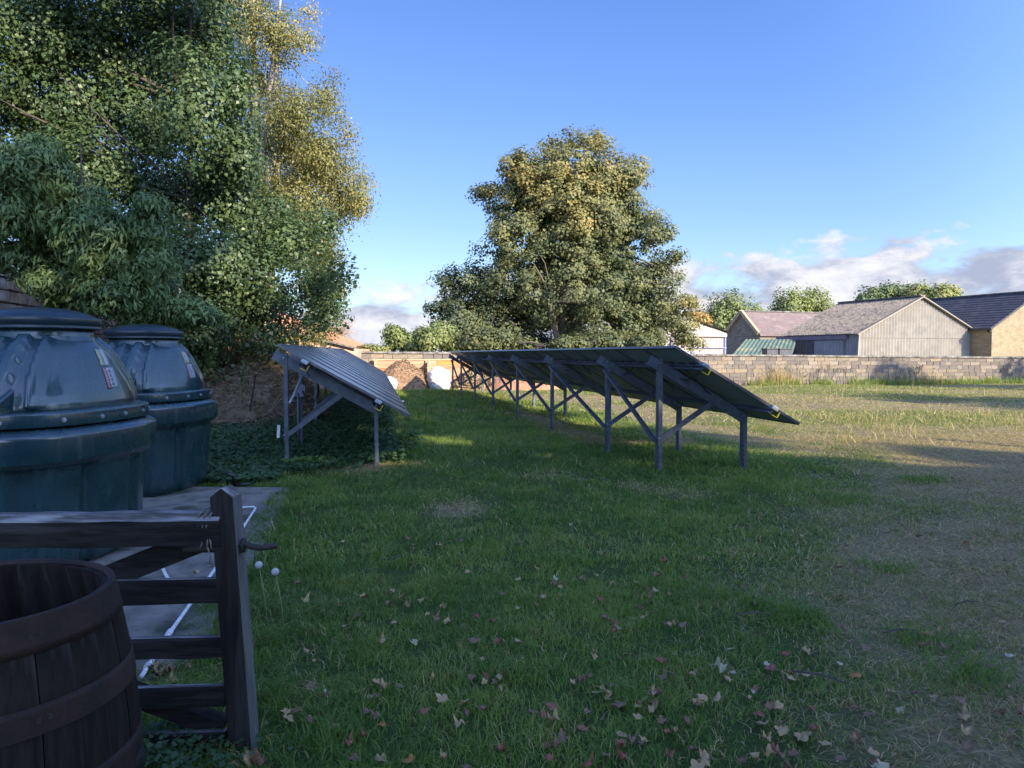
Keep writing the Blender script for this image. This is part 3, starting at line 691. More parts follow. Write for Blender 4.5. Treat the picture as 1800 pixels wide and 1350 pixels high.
# ------------------------------------------------------------------ composting bays along the far wall
def heap(name, c, rx, ry, h, m_, seed, label, cat, rz=0.0, rough=.10, N=46, clip=None, bits=None):
    xs_ = np.linspace(-1, 1, N); X, Y = np.meshgrid(xs_, xs_); r = np.sqrt(X ** 2 + Y ** 2)
    z = h * np.clip(1 - r ** 2.2, 0, 1) ** .9 * (1 + .35 * (fbm(X * 3, Y * 3, 1, seed) - .5)) + rough * (fbm(X * rx * 4, Y * ry * 4, 1, seed + 3, 4) - .5) * (r < .98)
    z = np.where(r >= .99, -.06, z)
    V_ = np.stack([(X * rx).ravel(), (Y * ry).ravel(), z.ravel()], 1); ii = (np.arange(N - 1)[:, None] * N + np.arange(N - 1)[None, :]).ravel()
    F_ = np.stack([ii, ii + 1, ii + N + 1, ii + N], 1)
    me = fast_mesh(name, V_, F_, m_, smooth=False)
    root = empty(name, c, rz, label=label, cat=cat)
    link('mound', me, root)
    if bits:
        nb, ln, wd, bmat = bits
        a = rng.random(nb) * 2 * np.pi; rr = np.sqrt(rng.random(nb)) * .97; bx, by = rr * np.cos(a), rr * np.sin(a)
        xi = np.clip(((bx + 1) / 2 * (N - 1)).astype(int), 0, N - 1); yi = np.clip(((by + 1) / 2 * (N - 1)).astype(int), 0, N - 1)
        bz = z[yi, xi]; cc = np.stack([bx * rx, by * ry, bz + .02], 1)
        d = rng.normal(size=(nb, 3)); d[:, 2] *= .55; d /= np.linalg.norm(d, axis=1)[:, None]
        u = np.cross(d, rng.normal(size=(nb, 3))); u /= np.linalg.norm(u, axis=1)[:, None]
        l_ = ln * (.4 + rng.random(nb))[:, None]; 
        Vb = np.stack([cc - d * l_ / 2 - u * wd / 2, cc + d * l_ / 2 - u * wd / 2, cc + d * l_ / 2 + u * wd / 2, cc - d * l_ / 2 + u * wd / 2], 1).reshape(-1, 3)
        me = fast_mesh('litter', Vb, np.arange(nb * 4).reshape(-1, 4), bmat, {'tint': ('FACE', rng.random(nb))})
        tag(link('litter', me, root), kind='stuff')
    return root
M['mulch'] = mat('mulch', (0.312, 0.192, 0.108), (0.132, 0.084, 0.054), 9, .95, 1.0, 30, detail=8)
M['soil'] = mat('red_soil', (.36, .19, .11), (.24, .13, .08), 5, .95, 1.0, 20, detail=8)
M['drystick'] = leafmat('dry_sticks', [(0, (.07, .045, .028)), (.4, (.19, .115, .065)), (.8, (.32, .22, .13)), (1, (.45, .36, .25))], .85, .05)
M['straw'] = leafmat('straw', [(0, (.10, .075, .045)), (.5, (.26, .20, .115)), (1, (.46, .38, .24))], .8, .2)
bx0 = -14; A = math.atan2(.2, 1)
def wloc(px, off):      # point 'off' metres in front of the wall at picture column px
    u = (px - 900) / FPX; x = (36.8 - off) * u / (1 - .2 * u); return Vector((x, wy(x) - off, 0))
bay = empty('compost_bay', wloc(655, .35), A, label='open compost bays of orange boards and timber posts against the far wall', cat='compost bay')
bl = (wloc(985, .35) - wloc(655, .35)).length
for k in range(7):
    hh = .175
    for j in range(3):
        mb = MB(); L = bl / 3; mb.box((L * (j + .5), .1 + random.uniform(-.01, .01), .1 + k * (hh + .008)), (L - .02, .05, hh)); mb.build('board', M['boards'], bay)
for px in (660, 750, 838, 905, 980):
    s = (wloc(px, .35) - wloc(655, .35)).length; hp = 1.05 if px == 660 else 1.30
    mb = MB(); mb.box((s, -1.1, hp / 2), (.15, .15, hp)); mb.build('post', M['post'], bay, bevel=.01)
    mb = MB(); mb.box((s, .02, .65), (.12, .1, 1.3)); mb.build('post', M['post'], bay, bevel=.01)
    if px > 700:
        mb = MB()
        for k in range(4): mb.box((s + .02, -.53, .35 + k * .25), (.05, 1.0, .2))
        mb.build('side_board', M['boards'], bay)
mb = MB(); mb.box((bl / 2, .13, 1.33), (bl, .16, .06)); mb.build('top_rail', M['boards'], bay)
heap('mulch_heap', wloc(706, 1.35), 1.28, 1.25, 1.25, M['mulch'], 3, 'big brown heap of chipped mulch in the left compost bay', 'heap', A, .12, bits=(3600, .11, .022, M['drystick']))
heap('log_heap', wloc(838, 1.3), 1.1, .8, .72, M['mulch'], 8, 'low heap of pale sticks and prunings behind the far posts', 'heap', A, .1, bits=(900, .38, .05, M['straw']))
heap('soil_heap', wloc(925, 1.35), 2.0, 1.2, 1.0, M['soil'], 5, 'reddish soil heap seen under the right solar array', 'heap', A, .12, bits=(900, .08, .05, M['drystick']))
def bag(loc, sx, sy, sz, rz, label, seed):
    N = 26; mb = MB(); 
    for i in range(N + 1):
        t = i / N; z = sz * t
        for j in range(40):
            a = 2 * math.pi * j / 40; e = 3.2
            r = (abs(math.cos(a)) ** e + abs(math.sin(a)) ** e) ** (-1 / e)
            k = (1 + .16 * math.sin(math.pi * min(t * 1.15, 1)) ) * (1 if t < .72 else max(.05, (1 - ((t - .72) / .28) ** 1.7)))
            f = float(fbm(np.array(a * 3.0), np.array(t * 9.0), 1, seed, 3)) - .5; g = math.sin(t * 26 + 3 * math.sin(a * 2 + seed)) * .018
            k2 = k * (1 + .20 * f + g)
            mb.v.append((sx / 2 * r * math.cos(a) * k2, sy / 2 * r * math.sin(a) * k2, z * (1 + .07 * f)))
    for i in range(N):
        for j in range(40): j2 = (j + 1) % 40; mb.f.append((i * 40 + j, i * 40 + j2, (i + 1) * 40 + j2, (i + 1) * 40 + j)); mb.mi.append(0)
    mb.f.append(tuple(N * 40 + j for j in range(40))); mb.mi.append(0)
    o = link('bulk_bag', mb.mesh('bulk_bag', M['whitebag'], True)); o.location = loc; o.rotation_euler = (0, 0, rz); return tag(o, label, 'bag')
bag(wloc(771, 1.75), .86, .86, 1.04, A + .2, 'tall crumpled white bulk bag beside the middle bay post', 2)
bag(wloc(684, 2.35), .62, .5, .62, A - .3, 'small white sack lying at the left foot of the mulch heap', 9)

# ------------------------------------------------------------------ farm buildings beyond the wall
gD = Vector((.942, .335, 0)).normalized(); bD = Vector((-.335, .942, 0)).normalized()
def corr(mb, p0, p1, h0, h1, pitch=.3, amp=.035, nrm=None, apex=None, base=0.0):
    """vertical corrugated sheeting from p0 to p1, top height h0->h1 (or via apex at mid)"""
    L = (p1 - p0).length; n_ = int(L / (pitch / 2)); d = (p1 - p0) / L; nm = nrm or Vector((d.y, -d.x, 0)); k0 = len(mb.v)
    for i in range(n_ + 1):
        t = i / n_; ht = h0 + (h1 - h0) * t
        if apex is not None: ht = (h0 + (apex - h0) * t * 2) if t < .5 else (apex + (h1 - apex) * (t - .5) * 2)
        p = p0 + d * (L * t) + nm * (amp if i % 2 else -amp); mb.v += [(p.x, p.y, base), (p.x, p.y, ht)]
    for i in range(n_): a = k0 + i * 2; mb.f.append((a, a + 2, a + 3, a + 1)); mb.mi.append(0)
def corrroof(mb, e0, e1, r0, r1, pitch=.3, amp=.04):
    e0, e1, r0, r1 = map(Vector, (e0, e1, r0, r1)); L = (e1 - e0).length; n_ = int(L / (pitch / 2)); nm = (e1 - e0).cross(r0 - e0).normalized()
    if nm.z < 0: nm = -nm
    k0 = len(mb.v); SG = 5
    for i in range(n_ + 1):
        t = i / n_; a_, b__ = e0.lerp(e1, t), r0.lerp(r1, t)
        for s_ in range(SG): p = a_.lerp(b__, s_ / (SG - 1)) + nm * (amp * math.cos(i * math.pi)) + nm * .03 * (s_ % 2); mb.v.append(tuple(p))
    for i in range(n_):
        for s_ in range(SG - 1): a = k0 + i * SG + s_; mb.f.append((a, a + SG, a + SG + 1, a + 1)); mb.mi.append(0)
def uvbox(o):
    me = o.data; uvl = me.uv_layers.new(name='UVMap')
    for pl in me.polygons:
        nn = pl.normal; ax = Vector((0, 0, 1)).cross(nn)
        if ax.length < .1: ax = Vector((1, 0, 0))
        ax.normalize(); ay = nn.cross(ax)
        for li in pl.loop_indices:
            v_ = me.vertices[me.loops[li].vertex_index].co; uvl.data[li].uv = (v_.dot(ax), v_.dot(ay))
    return o
def XY(px, y): return Vector(((px - 900) / FPX * y, y, 0))
def Z(v, z): return Vector((v.x, v.y, z))
# big corrugated barn
A0 = XY(1508, 60); A1 = A0 + gD * 12.5; B0 = A0 + bD * 8.6; B1 = A1 + bD * 8.6; mid = (A0 + A1) / 2; midb = (B0 + B1) / 2
barn = empty('corrugated_barn', (0, 0, 0), label='big barn with sunlit cream corrugated gable and mossy grey roof', cat='barn')
EH, AH = 3.25, 6.15
for j, (h_lo, h_hi, cap) in enumerate(((0, 2.9, False), (2.9, None, True))):
    mb = MB()
    if not cap: corr(mb, A0, A1, h_hi, h_hi, base=h_lo, amp=.055)
    else: corr(mb, A0 + Vector((.0, .0, 0)) - gD.cross(Vector((0, 0, 1))) * -.03, A1 - gD.cross(Vector((0, 0, 1))) * -.03, EH - .02, EH - .02, apex=AH - .1, base=2.85, amp=.055)
    mb.build('gable_sheeting', M['cream'], barn)
mb = MB(); corr(mb, B0, A0, EH, EH); mb.build('side_sheeting', M['greysheet'], barn)
mb = MB(); corr(mb, A1, B1, EH, EH); mb.build('side_sheeting', M['greysheet'], barn)
mb = MB(); corr(mb, B1, B0, EH, EH, apex=AH); mb.build('rear_sheeting', M['greysheet'], barn)
ov = .35
def roofplane(mb, e0, e1, r0, r1): corrroof(mb, e0, e1, r0, r1)
sl = (AH - EH) / 6.25
for sgn, (ea, eb) in ((-1, (A0, B0)), (1, (A1, B1))):
    e0 = Z(ea - bD * .2 + gD * (sgn * ov), EH - sl * ov + .08); e1 = Z(eb + bD * .2 + gD * (sgn * ov), EH - sl * ov + .08)
    mb = MB(); corrroof(mb, e0, e1, Z(mid - bD * .2, AH + .08), Z(midb + bD * .2, AH + .08)); mb.build('roof', M['asbestos'], barn)
mb = MB(); mb.beam(Z(mid - bD * .25, AH + .12), Z(midb + bD * .25, AH + .12), .5, .10); mb.build('ridge', M['asbestos'], barn)
for sgn, ea in ((-1, A0), (1, A1)):
    mb = MB(); mb.beam(Z(mid - bD * .2, AH + .02), Z(ea - bD * .2 + gD * sgn * ov, EH - sl * ov + .02), .07, .30, up=tuple(bD)); mb.build('bargeboard', M['cream'], barn)
mb = MB(); mb.beam(Z(A0 - gD * .18 - bD * .05, 0), Z(A0 - gD * .0 - bD * .05, EH), .18, .12); mb.build('corner_trim', M['cream'], barn)
# sliding door and track on the left side
def side(t, o=.12): return A0 + bD * (8.6 * t) - gD * o
mb = MB(); mb.beam(Z(side(.12, .2), 2.92), Z(side(1.1, .2), 2.92), .12, .34); mb.build('door_track', M['mauve'], barn)
mb = MB(); corr(mb, side(.55, .15), side(.16, .15), 2.7, 2.7, pitch=.35, amp=.02); mb.build('sliding_door', M['greysheet'], barn)
mb = MB(); corr(mb, side(1.0, .15), side(.57, .15), 2.65, 2.65, pitch=.35, amp=.03); mb.build('dark_door', M['darksheet'], barn)
# stone house far right
H0 = XY(1742, 62); gw_ = 10.5; H1 = H0 + gD * gw_; HL = 20
hr = empty('stone_farmhouse', label='sunlit golden stone building with dark slate roof at the far right edge', cat='house')
def gabled(root, p0, gl, L, eh, ah, wm, rm, rt=.18, ovg=.12, ove=.25, gd=gD, bd=bD, verge=None):
    p1 = p0 + gd * gl; q0 = p0 + bd * L; q1 = p1 + bd * L; m0 = (p0 + p1) / 2; m1 = (q0 + q1) / 2
    mb = MB(); vs = [Z(p0, -.1), Z(p1, -.1), Z(p1, eh), Z(m0, ah), Z(p0, eh), Z(q0, -.1), Z(q1, -.1), Z(q1, eh), Z(m1, ah), Z(q0, eh)]
    mb.add(vs, [(0, 1, 2, 3, 4), (6, 5, 9, 8, 7), (5, 0, 4, 9), (1, 6, 7, 2)]); uvbox(mb.build('wall', wm, root))
    sl_ = (ah - eh) / (gl / 2)
    for sgn, (ea, eb) in ((-1, (p0, q0)), (1, (p1, q1))):
        e0 = Z(ea - bd * ovg + gd * sgn * ove, eh - sl_ * ove); e1 = Z(eb + bd * ovg + gd * sgn * ove, eh - sl_ * ove); r0 = Z(m0 - bd * ovg, ah); r1 = Z(m1 + bd * ovg, ah)
        up = Vector((0, 0, rt)); mb = MB(); NR = 14
        # courses stepped like slates
        for k in range(NR):
            a0_, a1_ = e0.lerp(r0, k / NR), e1.lerp(r1, k / NR); c0_, c1_ = e0.lerp(r0, (k + 1) / NR), e1.lerp(r1, (k + 1) / NR)
            lo_ = Vector((0, 0, rt + .035)); hi2 = Vector((0, 0, rt))
            mb.add([a0_ + lo_, a1_ + lo_, c1_ + hi2, c0_ + hi2, a0_ + hi2 * .2, a1_ + hi2 * .2, c1_, c0_], [(0, 1, 2, 3), (4, 5, 1, 0), (7, 6, 5, 4), (4, 0, 3, 7), (1, 5, 6, 2)])
        uvbox(mb.build('roof', rm, root))
    mb = MB(); mb.beam(Z(m0 - bd * ovg, ah + rt + .04), Z(m1 + bd * ovg, ah + rt + .04), .3, .12); mb.build('ridge', M['coping'], root)
    if verge:
        for ea in (p0, p1):
            mb = MB(); mb.beam(Z(m0 - bd * (ovg + .05), ah + .16), Z(ea - bd * (ovg + .05), eh + .10), .35, .3, up=tuple(bd)); mb.build('verge_coping', verge, root)
    return p0, p1, q0, q1
gabled(hr, H0, gw_, HL, 3.62, 6.6, M['housestone'], M['darkslate'])
lk = XY(1722, 64.5); mb = MB(); mb.add([Z(lk, 0), Z(H0 + bD * .6, 0), Z(H0 + bD * .6, 3.3), Z(lk, 3.3), Z(lk + bD * 4, 0), Z(lk + bD * 4, 3.3)], [(0, 1, 2, 3), (4, 0, 3, 5)]); uvbox(mb.build('link_wall', M['greystone'], hr))
mb = MB(); mb.beam(Z(lk - gD * .6, 3.42), Z(H0 - gD * .1, 3.42), .15, .14); mb.build('gutter', M['black'], hr)
# middle stone house with purple roof; its long side faces the camera
C0 = XY(1335, 76); hm = empty('slate_roofed_cottage', label='grey stone building with long purple slate roof between the barns', cat='house')
gabled(hm, C0 + bD * 5.65, 5.65, 22, 3.5, 5.75, M['greystone'], M['slate'], gd=-bD, bd=gD, verge=M['post'])
# pale shed behind the sycamore
D0 = XY(1140, 68); ps = empty('pale_shed', label='pale pinkish corrugated shed half hidden behind the central tree', cat='shed')
D1 = D0 + gD * 8.0; DE, DA = 3.55, 4.65
mb = MB(); corr(mb, D0, D1, DE, DE, apex=DA, pitch=.3, amp=.03); mb.build('gable_sheeting', M['pinksheet'], ps)
mb = MB(); corr(mb, D1, D1 + bD * 10, DE, DE); corr(mb, D0 + bD * 10, D0, DE, DE); mb.build('side_sheeting', M['pinksheet'], ps)
for sgn, ea in ((-1, D0), (1, D1)):
    mb = MB(); m0 = (D0 + D1) / 2; corrroof(mb, Z(ea + gD * sgn * .3 - bD * .3, DE), Z(ea + gD * sgn * .3 + bD * 10, DE), Z(m0 - bD * .3, DA + .12), Z(m0 + bD * 10, DA + .12)); mb.build('roof', M['asbestos'], ps)
for t in (0.02, .28, .55, .985):
    q = D0 + gD * (8.0 * t) - bD * .12; mb = MB(); mb.beam(Z(q, 0), Z(q, 3.2), .14, .08); mb.build('door_frame', mat('blue_frame', (.22, .25, .42), None, 5, .6) if t == .02 else bpy.data.materials['blue_frame'], ps)
mb = MB(); mb.beam(Z(D0 - bD * .16, 3.3), Z(D1 - bD * .16, 3.3), .12, .3); mb.build('lintel_board', M['pinksheet'], ps)
mb = MB(); mb.beam(Z(D0 - bD * .14 + gD * 4.4, 2.15), Z(D1 - bD * .14, 2.15), .06, .08); mb.build('door_rail', bpy.data.materials['blue_frame'], ps)
# green lean-to roof
gs = empty('green_lean_to', label='low lean-to with green corrugated roof in front of the stone cottage', cat='shed')
g0, g1 = XY(1288, 62), XY(1392, 62); r0, r1 = XY(1311, 66.5), XY(1400, 66.5)
mb = MB(); corrroof(mb, Z(g0, 1.5), Z(g1, 1.5), Z(r0, 2.85), Z(r1, 2.85), .35, .03); mb.build('roof', M['greensheet'], gs)
mb = MB(); corr(mb, g0 + Vector((.2, .3, 0)), g1, 1.45, 1.45); mb.build('front_wall', M['darksheet'], gs)
for i, px in enumerate((1354, 1376)):
    q = XY(px, 57); mb = MB(); mb.add([(-.44, -.4, 0), (.44, -.4, 0), (.44, .4, 0), (-.44, .4, 0), (-.48, -.45, 1.9), (.48, -.45, 1.9), (.48, .45, 1.9), (-.48, .45, 1.9)],
        [(0, 1, 5, 4), (1, 2, 6, 5), (2, 3, 7, 6), (3, 0, 4, 7)])
    o = empty('wheeled_bin', q, .1, label=('left' if i == 0 else 'right') + ' one of two dark lidded bins peeping over the far wall', cat='bin', group='dark bins behind the far wall')
    mb.build('bin_body', M['darksheet'], o, bevel=.03)
    mb = MB(); mb.box((0, 0, 1.95), (1.0, .95, .1)); mb.build('bin_lid', M['black'], o, bevel=.03)
# dark trailer behind the tree
tq = XY(1117, 55); o = empty('box_trailer', tq, .2, label='dark blue boxy trailer glimpsed through the central tree foliage', cat='trailer')
mb = MB(); mb.box((0, 0, 1.75), (1.5, 2.5, 1.9)); mb.build('trailer_body', mat('navy_paint', (.02, .035, .08), None, 4, .4), o, bevel=.08)
mb = MB(); mb.box((0, -1.26, 1.7), (1.1, .03, 1.3)); mb.build('trailer_door', M['darksheet'], o)
for sx in (-.7, .7): mb = MB(); mb.tube([(sx - .1, 0, .38), (sx + .1, 0, .38)], .38, 18); mb.build('wheel', M['black'], o)
mb = MB()
# brick outbuilding with clay-tiled roof on the left
ob = empty('brick_outbuilding', label='old brick and boarded outbuilding with shallow red tiled roof behind the left array', cat='outbuilding')
q0 = P(405, 560, 31); q1 = P(628, 613, 34.5)
mb = MB(); hL, hR = q0.z, q1.z
mb.add([(q0.x, q0.y, -.1), (q1.x, q1.y, -.1), (q1.x, q1.y, hR), (q0.x, q0.y, hL), (q0.x, q0.y + 7, -.1), (q0.x, q0.y + 7, hL), (q1.x, q1.y + 5, -.1), (q1.x, q1.y + 5, hR)],
       [(0, 1, 2, 3), (4, 0, 3, 5), (1, 6, 7, 2)])
M['brickw'] = brickwall('outbuilding_brick', (.55, .36, .24), (.42, .22, .14), (.55, .45, .35), .24, .08, .010)
uvbox(mb.build('wall', M['brickw'], ob))
rr = MB(); nn_ = 16
for k in range(nn_):       # tile courses, each a proud strip
    t0, t1_ = k / nn_, (k + 1) / nn_
    f = lambda p, t, dz: Vector((p.x - .25 * t, p.y - .25 + 3.3 * t, p.z + .06 + (.95 if p is q0 else .12) * t + dz))
    tl = MB(); a, b_, c, d = f(q0, t0, .05), f(q1, t0, .05), f(q1, t1_, 0), f(q0, t1_, 0)
    NT = 40
    for j in range(NT):
        u0_, u1_ = j / NT, (j + .93) / NT; dz = random.uniform(-.006, .012); up = Vector((0, 0, dz))
        rr.add([a.lerp(b_, u0_) + up, a.lerp(b_, u1_) + up, d.lerp(c, u1_) + up, d.lerp(c, u0_) + up, a.lerp(b_, u0_) - Vector((0, 0, .05)), a.lerp(b_, u1_) - Vector((0, 0, .05))], [(0, 1, 2, 3), (4, 5, 1, 0)])
rf = tag(rr.build('roof_tiling', M['tile'], ob), kind='stuff')
mb = MB(); mb.beam(Vector((q0.x, q0.y - .22, q0.z + .02)), Vector((q1.x, q1.y - .22, q1.z + .02)), .06, .13, up=(0, 1, 0)); mb.build('bargeboard', M['coping'], ob)
mb = MB(); dx0 = P(470, 640, 31.6)
mb.box((dx0.x, q0.y + (dx0.x - q0.x) * (q1.y - q0.y) / (q1.x - q0.x) - .06, .95), (1.2, .08, 1.9), Matrix.Rotation(math.atan2(q1.y - q0.y, q1.x - q0.x), 3, 'Z')); mb.build('door', M['black'], ob)
mb = MB(); mb.beam(P(430, 612, 30.9), P(487, 612, 31.6), .18, .09); mb.build('lintel', M['coping'], ob)

# unseen farmhouse added behind the camera to throw the foreground into shade
fh = empty('added_shade_house', label='unseen rendered farmhouse added behind the camera to shade the foreground', cat='house')
RY, RH, RE = -4.5, 9.4, 7.3
mb = MB(); x0, x1 = 4.6, 33; y0, y1 = -1.3, -9
mb.add([(x0, y0, 0), (x1, y0, 0), (x1, y0, RE), (x0, y0, RE), (x0, y1, 0), (x1, y1, 0), (x1, y1, RE), (x0, y1, RE), (x0, RY, RH), (x1, RY, RH)],
       [(1, 0, 3, 2), (4, 5, 6, 7), (0, 4, 7, 8, 3), (5, 1, 2, 9, 6)]); mb.build('wall', M['render'], fh)
mb = MB(); mb.add([(x0 - .3, y0 + .3, RE - .2), (x1 + .3, y0 + .3, RE - .2), (x1 + .3, RY, RH + .1), (x0 - .3, RY, RH + .1), (x0 - .3, y1 - .3, RE - .2), (x1 + .3, y1 - .3, RE - .2)], [(0, 1, 2, 3), (3, 2, 5, 4)])
mb.build('roof', M['darkslate'], fh)
for xc in (5.4, 15, 27): mb = MB(); mb.box((xc, RY, RH + .5), (1.1, .7, 1.6)); mb.tube([(xc - .25, RY, RH + 1.3), (xc - .25, RY, RH + 1.7)], .12, 8); mb.build('chimney', M['brick'], fh)  # chimneys added to break up the edge of the cast shade
for k in range(10):
    for zz in (1.5, 4.6):
        if 8 + k * 3.6 < 32:
            mb = MB(); mb.box((7 + k * 3.6, y0 + .03, zz + .4), (1.1, .06, 1.5)); f = mb.build('window', M['white'], fh)
            mb = MB(); mb.box((7 + k * 3.6, y0 + .07, zz + .4), (.94, .02, 1.34)); mb.build('pane', M['glass'], f)

# ------------------------------------------------------------------ foliage tools
def nrmz(a): return a / np.maximum(np.linalg.norm(a, axis=1), 1e-6)[:, None]
def leaves(c, nr, size, aspect, tdir=None, fold=.25, jit=.35):
    """rhombic leaves folded along the midrib; returns verts (n*4,3)"""
    n_ = len(c); nr = nrmz(nr)
    t = rng.normal(size=(n_, 3)) if tdir is None else tdir + rng.normal(size=(n_, 3)) * jit
    t = nrmz(t - nr * np.sum(t * nr, 1)[:, None]); b_ = np.cross(nr, t)
    L = (size * (.45 + 1.0 * rng.random(n_)))[:, None]; Wd = L * aspect
    f = nr * L * fold * .5
    return np.stack([c - t * L * .5, c + b_ * Wd * .5 + f - t * L * .08, c + t * L * .5 - f * .6, c - b_ * Wd * .5 + f - t * L * .08], 1).reshape(-1, 3)
def crown_mesh(name, Vv, tint, m_):
    n_ = len(tint); return fast_mesh(name, Vv, np.arange(n_ * 4).reshape(n_, 4), m_, {'tint': ('FACE', tint)})
def clumps_from_lobes(lobes, n_, inner=.35, seed=0):
    """lobes: (centre, (rx, ry, rz)); points spread towards the lobe's outside"""
    r_ = np.random.default_rng(seed); wts = np.array([(l[1][0] * l[1][2]) ** .9 for l in lobes]); wts /= wts.sum()
    idx = r_.choice(len(lobes), n_, p=wts); d = nrmz(r_.normal(size=(n_, 3))); rad = (inner + (1 - inner) * r_.random(n_) ** .55)
    C = np.array([l[0] for l in lobes])[idx]; Rr = np.array([l[1] for l in lobes])[idx]
    return C + d * Rr * rad[:, None], nrmz(d / Rr), idx
def px_lobes(lst, y, depth=1.15, spread=1.5, seed=0, dmin=.8):
    r_ = random.Random(seed); out = []
    for it in lst:
        px, py, rx, ry = it[:4]; yy = y + (it[4] if len(it) > 4 else r_.uniform(-spread, spread)); p = P(px, py, yy); s_ = yy / FPX
        out.append(((p.x, p.y, p.z), (rx * s_, max(dmin, (rx + ry) / 2 * s_ * depth), ry * s_)))
    return out
def limbs(mb, base, forks, cl, nlimb, r0, rnd, bend=.25):
    """limbs from fork points to chosen clump centres"""
    for k in range(nlimb):
        tgt = Vector(cl[rnd.randrange(len(cl))]); fk = min(forks, key=lambda f: (f - tgt).length + rnd.random() * 2)
        L = (tgt - fk).length
        if tgt.z < fk.z - 1.5 and rnd.random() < .6: continue
        m1 = fk.lerp(tgt, .35) + Vector((rnd.uniform(-1, 1), rnd.uniform(-1, 1), rnd.uniform(.2, 1))) * L * bend * .4
        m2 = fk.lerp(tgt, .7) + Vector((rnd.uniform(-1, 1), rnd.uniform(-1, 1), rnd.uniform(0, 1))) * L * bend * .3
        rr_ = r0 * (.45 + .45 * rnd.random()) * min(1, L / 4)
        mb.tube([fk, m1, m2, tgt], [rr_, rr_ * .7, rr_ * .42, rr_ * .1], 6)
def tree(name, label, cat, lobes, base, forkh, r0, n_clump, per, csize, lsize, aspect, lm, bm_, nlimb=30, seed=1, tintf=None, inner=.35, droop=0.0, lean=(0, 0), flat=.7, group=None, outw=.9, extra_forks=()):
    rnd = random.Random(seed); r_ = np.random.default_rng(seed + 50)
    root = empty(name, base, label=label, cat=cat, group=group)
    cl, cn, ix = clumps_from_lobes(lobes, n_clump, inner, seed)
    b0 = Vector(base); tops = [Vector((b0.x + lean[0], b0.y + lean[1], forkh))]
    mb = MB(); k = 7; hz_ = max(l[0][2] + l[1][2] * .4 for l in lobes)
    mid_ = Vector(np.mean([l[0] for l in lobes], 0)); topp = Vector((mid_.x * .6 + tops[0].x * .4, mid_.y, hz_))
    mb.tube([b0 - Vector((0, 0, .2)), b0 + Vector((0, 0, .4)), b0.lerp(tops[0], .6), tops[0], tops[0].lerp(topp, .4), topp], [r0 * 1.5, r0 * 1.1, r0 * .95, r0 * .85, r0 * .5, r0 * .08], 9)
    forks = [tops[0], tops[0].lerp(topp, .3), tops[0].lerp(topp, .55)] + [Vector(f) for f in extra_forks]
    for f in extra_forks: mb.tube([b0, b0.lerp(Vector(f), .5) + Vector((.1, .1, 0)), Vector(f)], [r0 * .8, r0 * .65, r0 * .45], 8)
    limbs(mb, b0, forks, cl.tolist(), nlimb, r0 * .5, rnd)
    o = mb.build('trunk', bm_, None, True); o.parent = root; o.matrix_parent_inverse = Matrix.Translation(-b0)
    cs = csize * (.5 + .9 * r_.random(n_clump)); nper = np.maximum(4, (per * (cs / csize) ** 2)).astype(int)
    idx = np.repeat(np.arange(n_clump), nper); N = len(idx)
    off = r_.normal(size=(N, 3)); off = nrmz(off) * (r_.random(N) ** .45)[:, None]
    off[:, 2] *= flat; off = off * cs[idx][:, None]
    c = cl[idx] + off; 
    if droop: c[:, 2] -= droop * np.abs(r_.normal(size=N)) * csize * (r_.random(N)); 
    nr = cn[idx] * outw + nrmz(off) * .7 + np.array([0, 0, .55]) + r_.normal(size=(N, 3)) * .40
    td = None
    if droop: td = np.tile(np.array([0, 0, -1.0]), (N, 1)) + cn[idx] * .5
    else: td = np.tile(np.array([0, 0, -.5]), (N, 1)) + cn[idx] * .6
    Vv = leaves(c, nr, np.full(N, lsize), aspect, td, jit=.7)
    ct = r_.random(n_clump)
    tint = np.clip((tintf(cl)[idx] if tintf is not None else .4) + (ct[idx] - .5) * .26 + (r_.random(N) - .5) * .20, 0, 1)
    me = crown_mesh('crown', Vv, tint, lm); o = link('crown', me); o.parent = root; o.matrix_parent_inverse = Matrix.Translation(-b0)
    return root, cl, cn
# parented children keep world coordinates because the root is only translated
GREEN = [(0, (.018, .034, .018)), (.35, (.036, .062, .024)), (.7, (.07, .10, .032)), (1, (.14, .16, .045))]
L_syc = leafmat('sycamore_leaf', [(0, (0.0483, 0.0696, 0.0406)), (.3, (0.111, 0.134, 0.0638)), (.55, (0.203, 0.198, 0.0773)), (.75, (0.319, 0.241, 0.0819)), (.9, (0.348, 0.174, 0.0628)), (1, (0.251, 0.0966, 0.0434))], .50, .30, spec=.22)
L_dark = leafmat('dark_leaf', [(0, (0.0268, 0.0514, 0.0313)), (.4, (0.0581, 0.098, 0.0425)), (.75, (0.134, 0.185, 0.0615)), (1, (0.291, 0.291, 0.0894))], .42, .36, spec=.35)
L_gold = leafmat('autumn_beech_leaf', [(0, (0.081, 0.101, 0.0385)), (.35, (0.202, 0.202, 0.0658)), (.65, (0.344, 0.283, 0.086)), (.85, (0.344, 0.192, 0.0708)), (1, (0.223, 0.101, 0.0455))], .5, .35)
L_bush = leafmat('long_leaf', [(0, (0.0324, 0.0648, 0.0346)), (.4, (0.0778, 0.13, 0.0486)), (.8, (0.184, 0.249, 0.0808)), (1, (0.324, 0.324, 0.119))], .45, .32, spec=.3)
L_far = leafmat('far_leaf', [(0, (0.091, 0.13, 0.0585)), (.5, (0.208, 0.247, 0.091)), (.8, (0.312, 0.299, 0.104)), (1, (0.468, 0.286, 0.104))], .6, .3)
L_shade = leafmat('shade_leaf', [(0, (.02, .04, .02)), (1, (.08, .10, .03))], .5, .15)

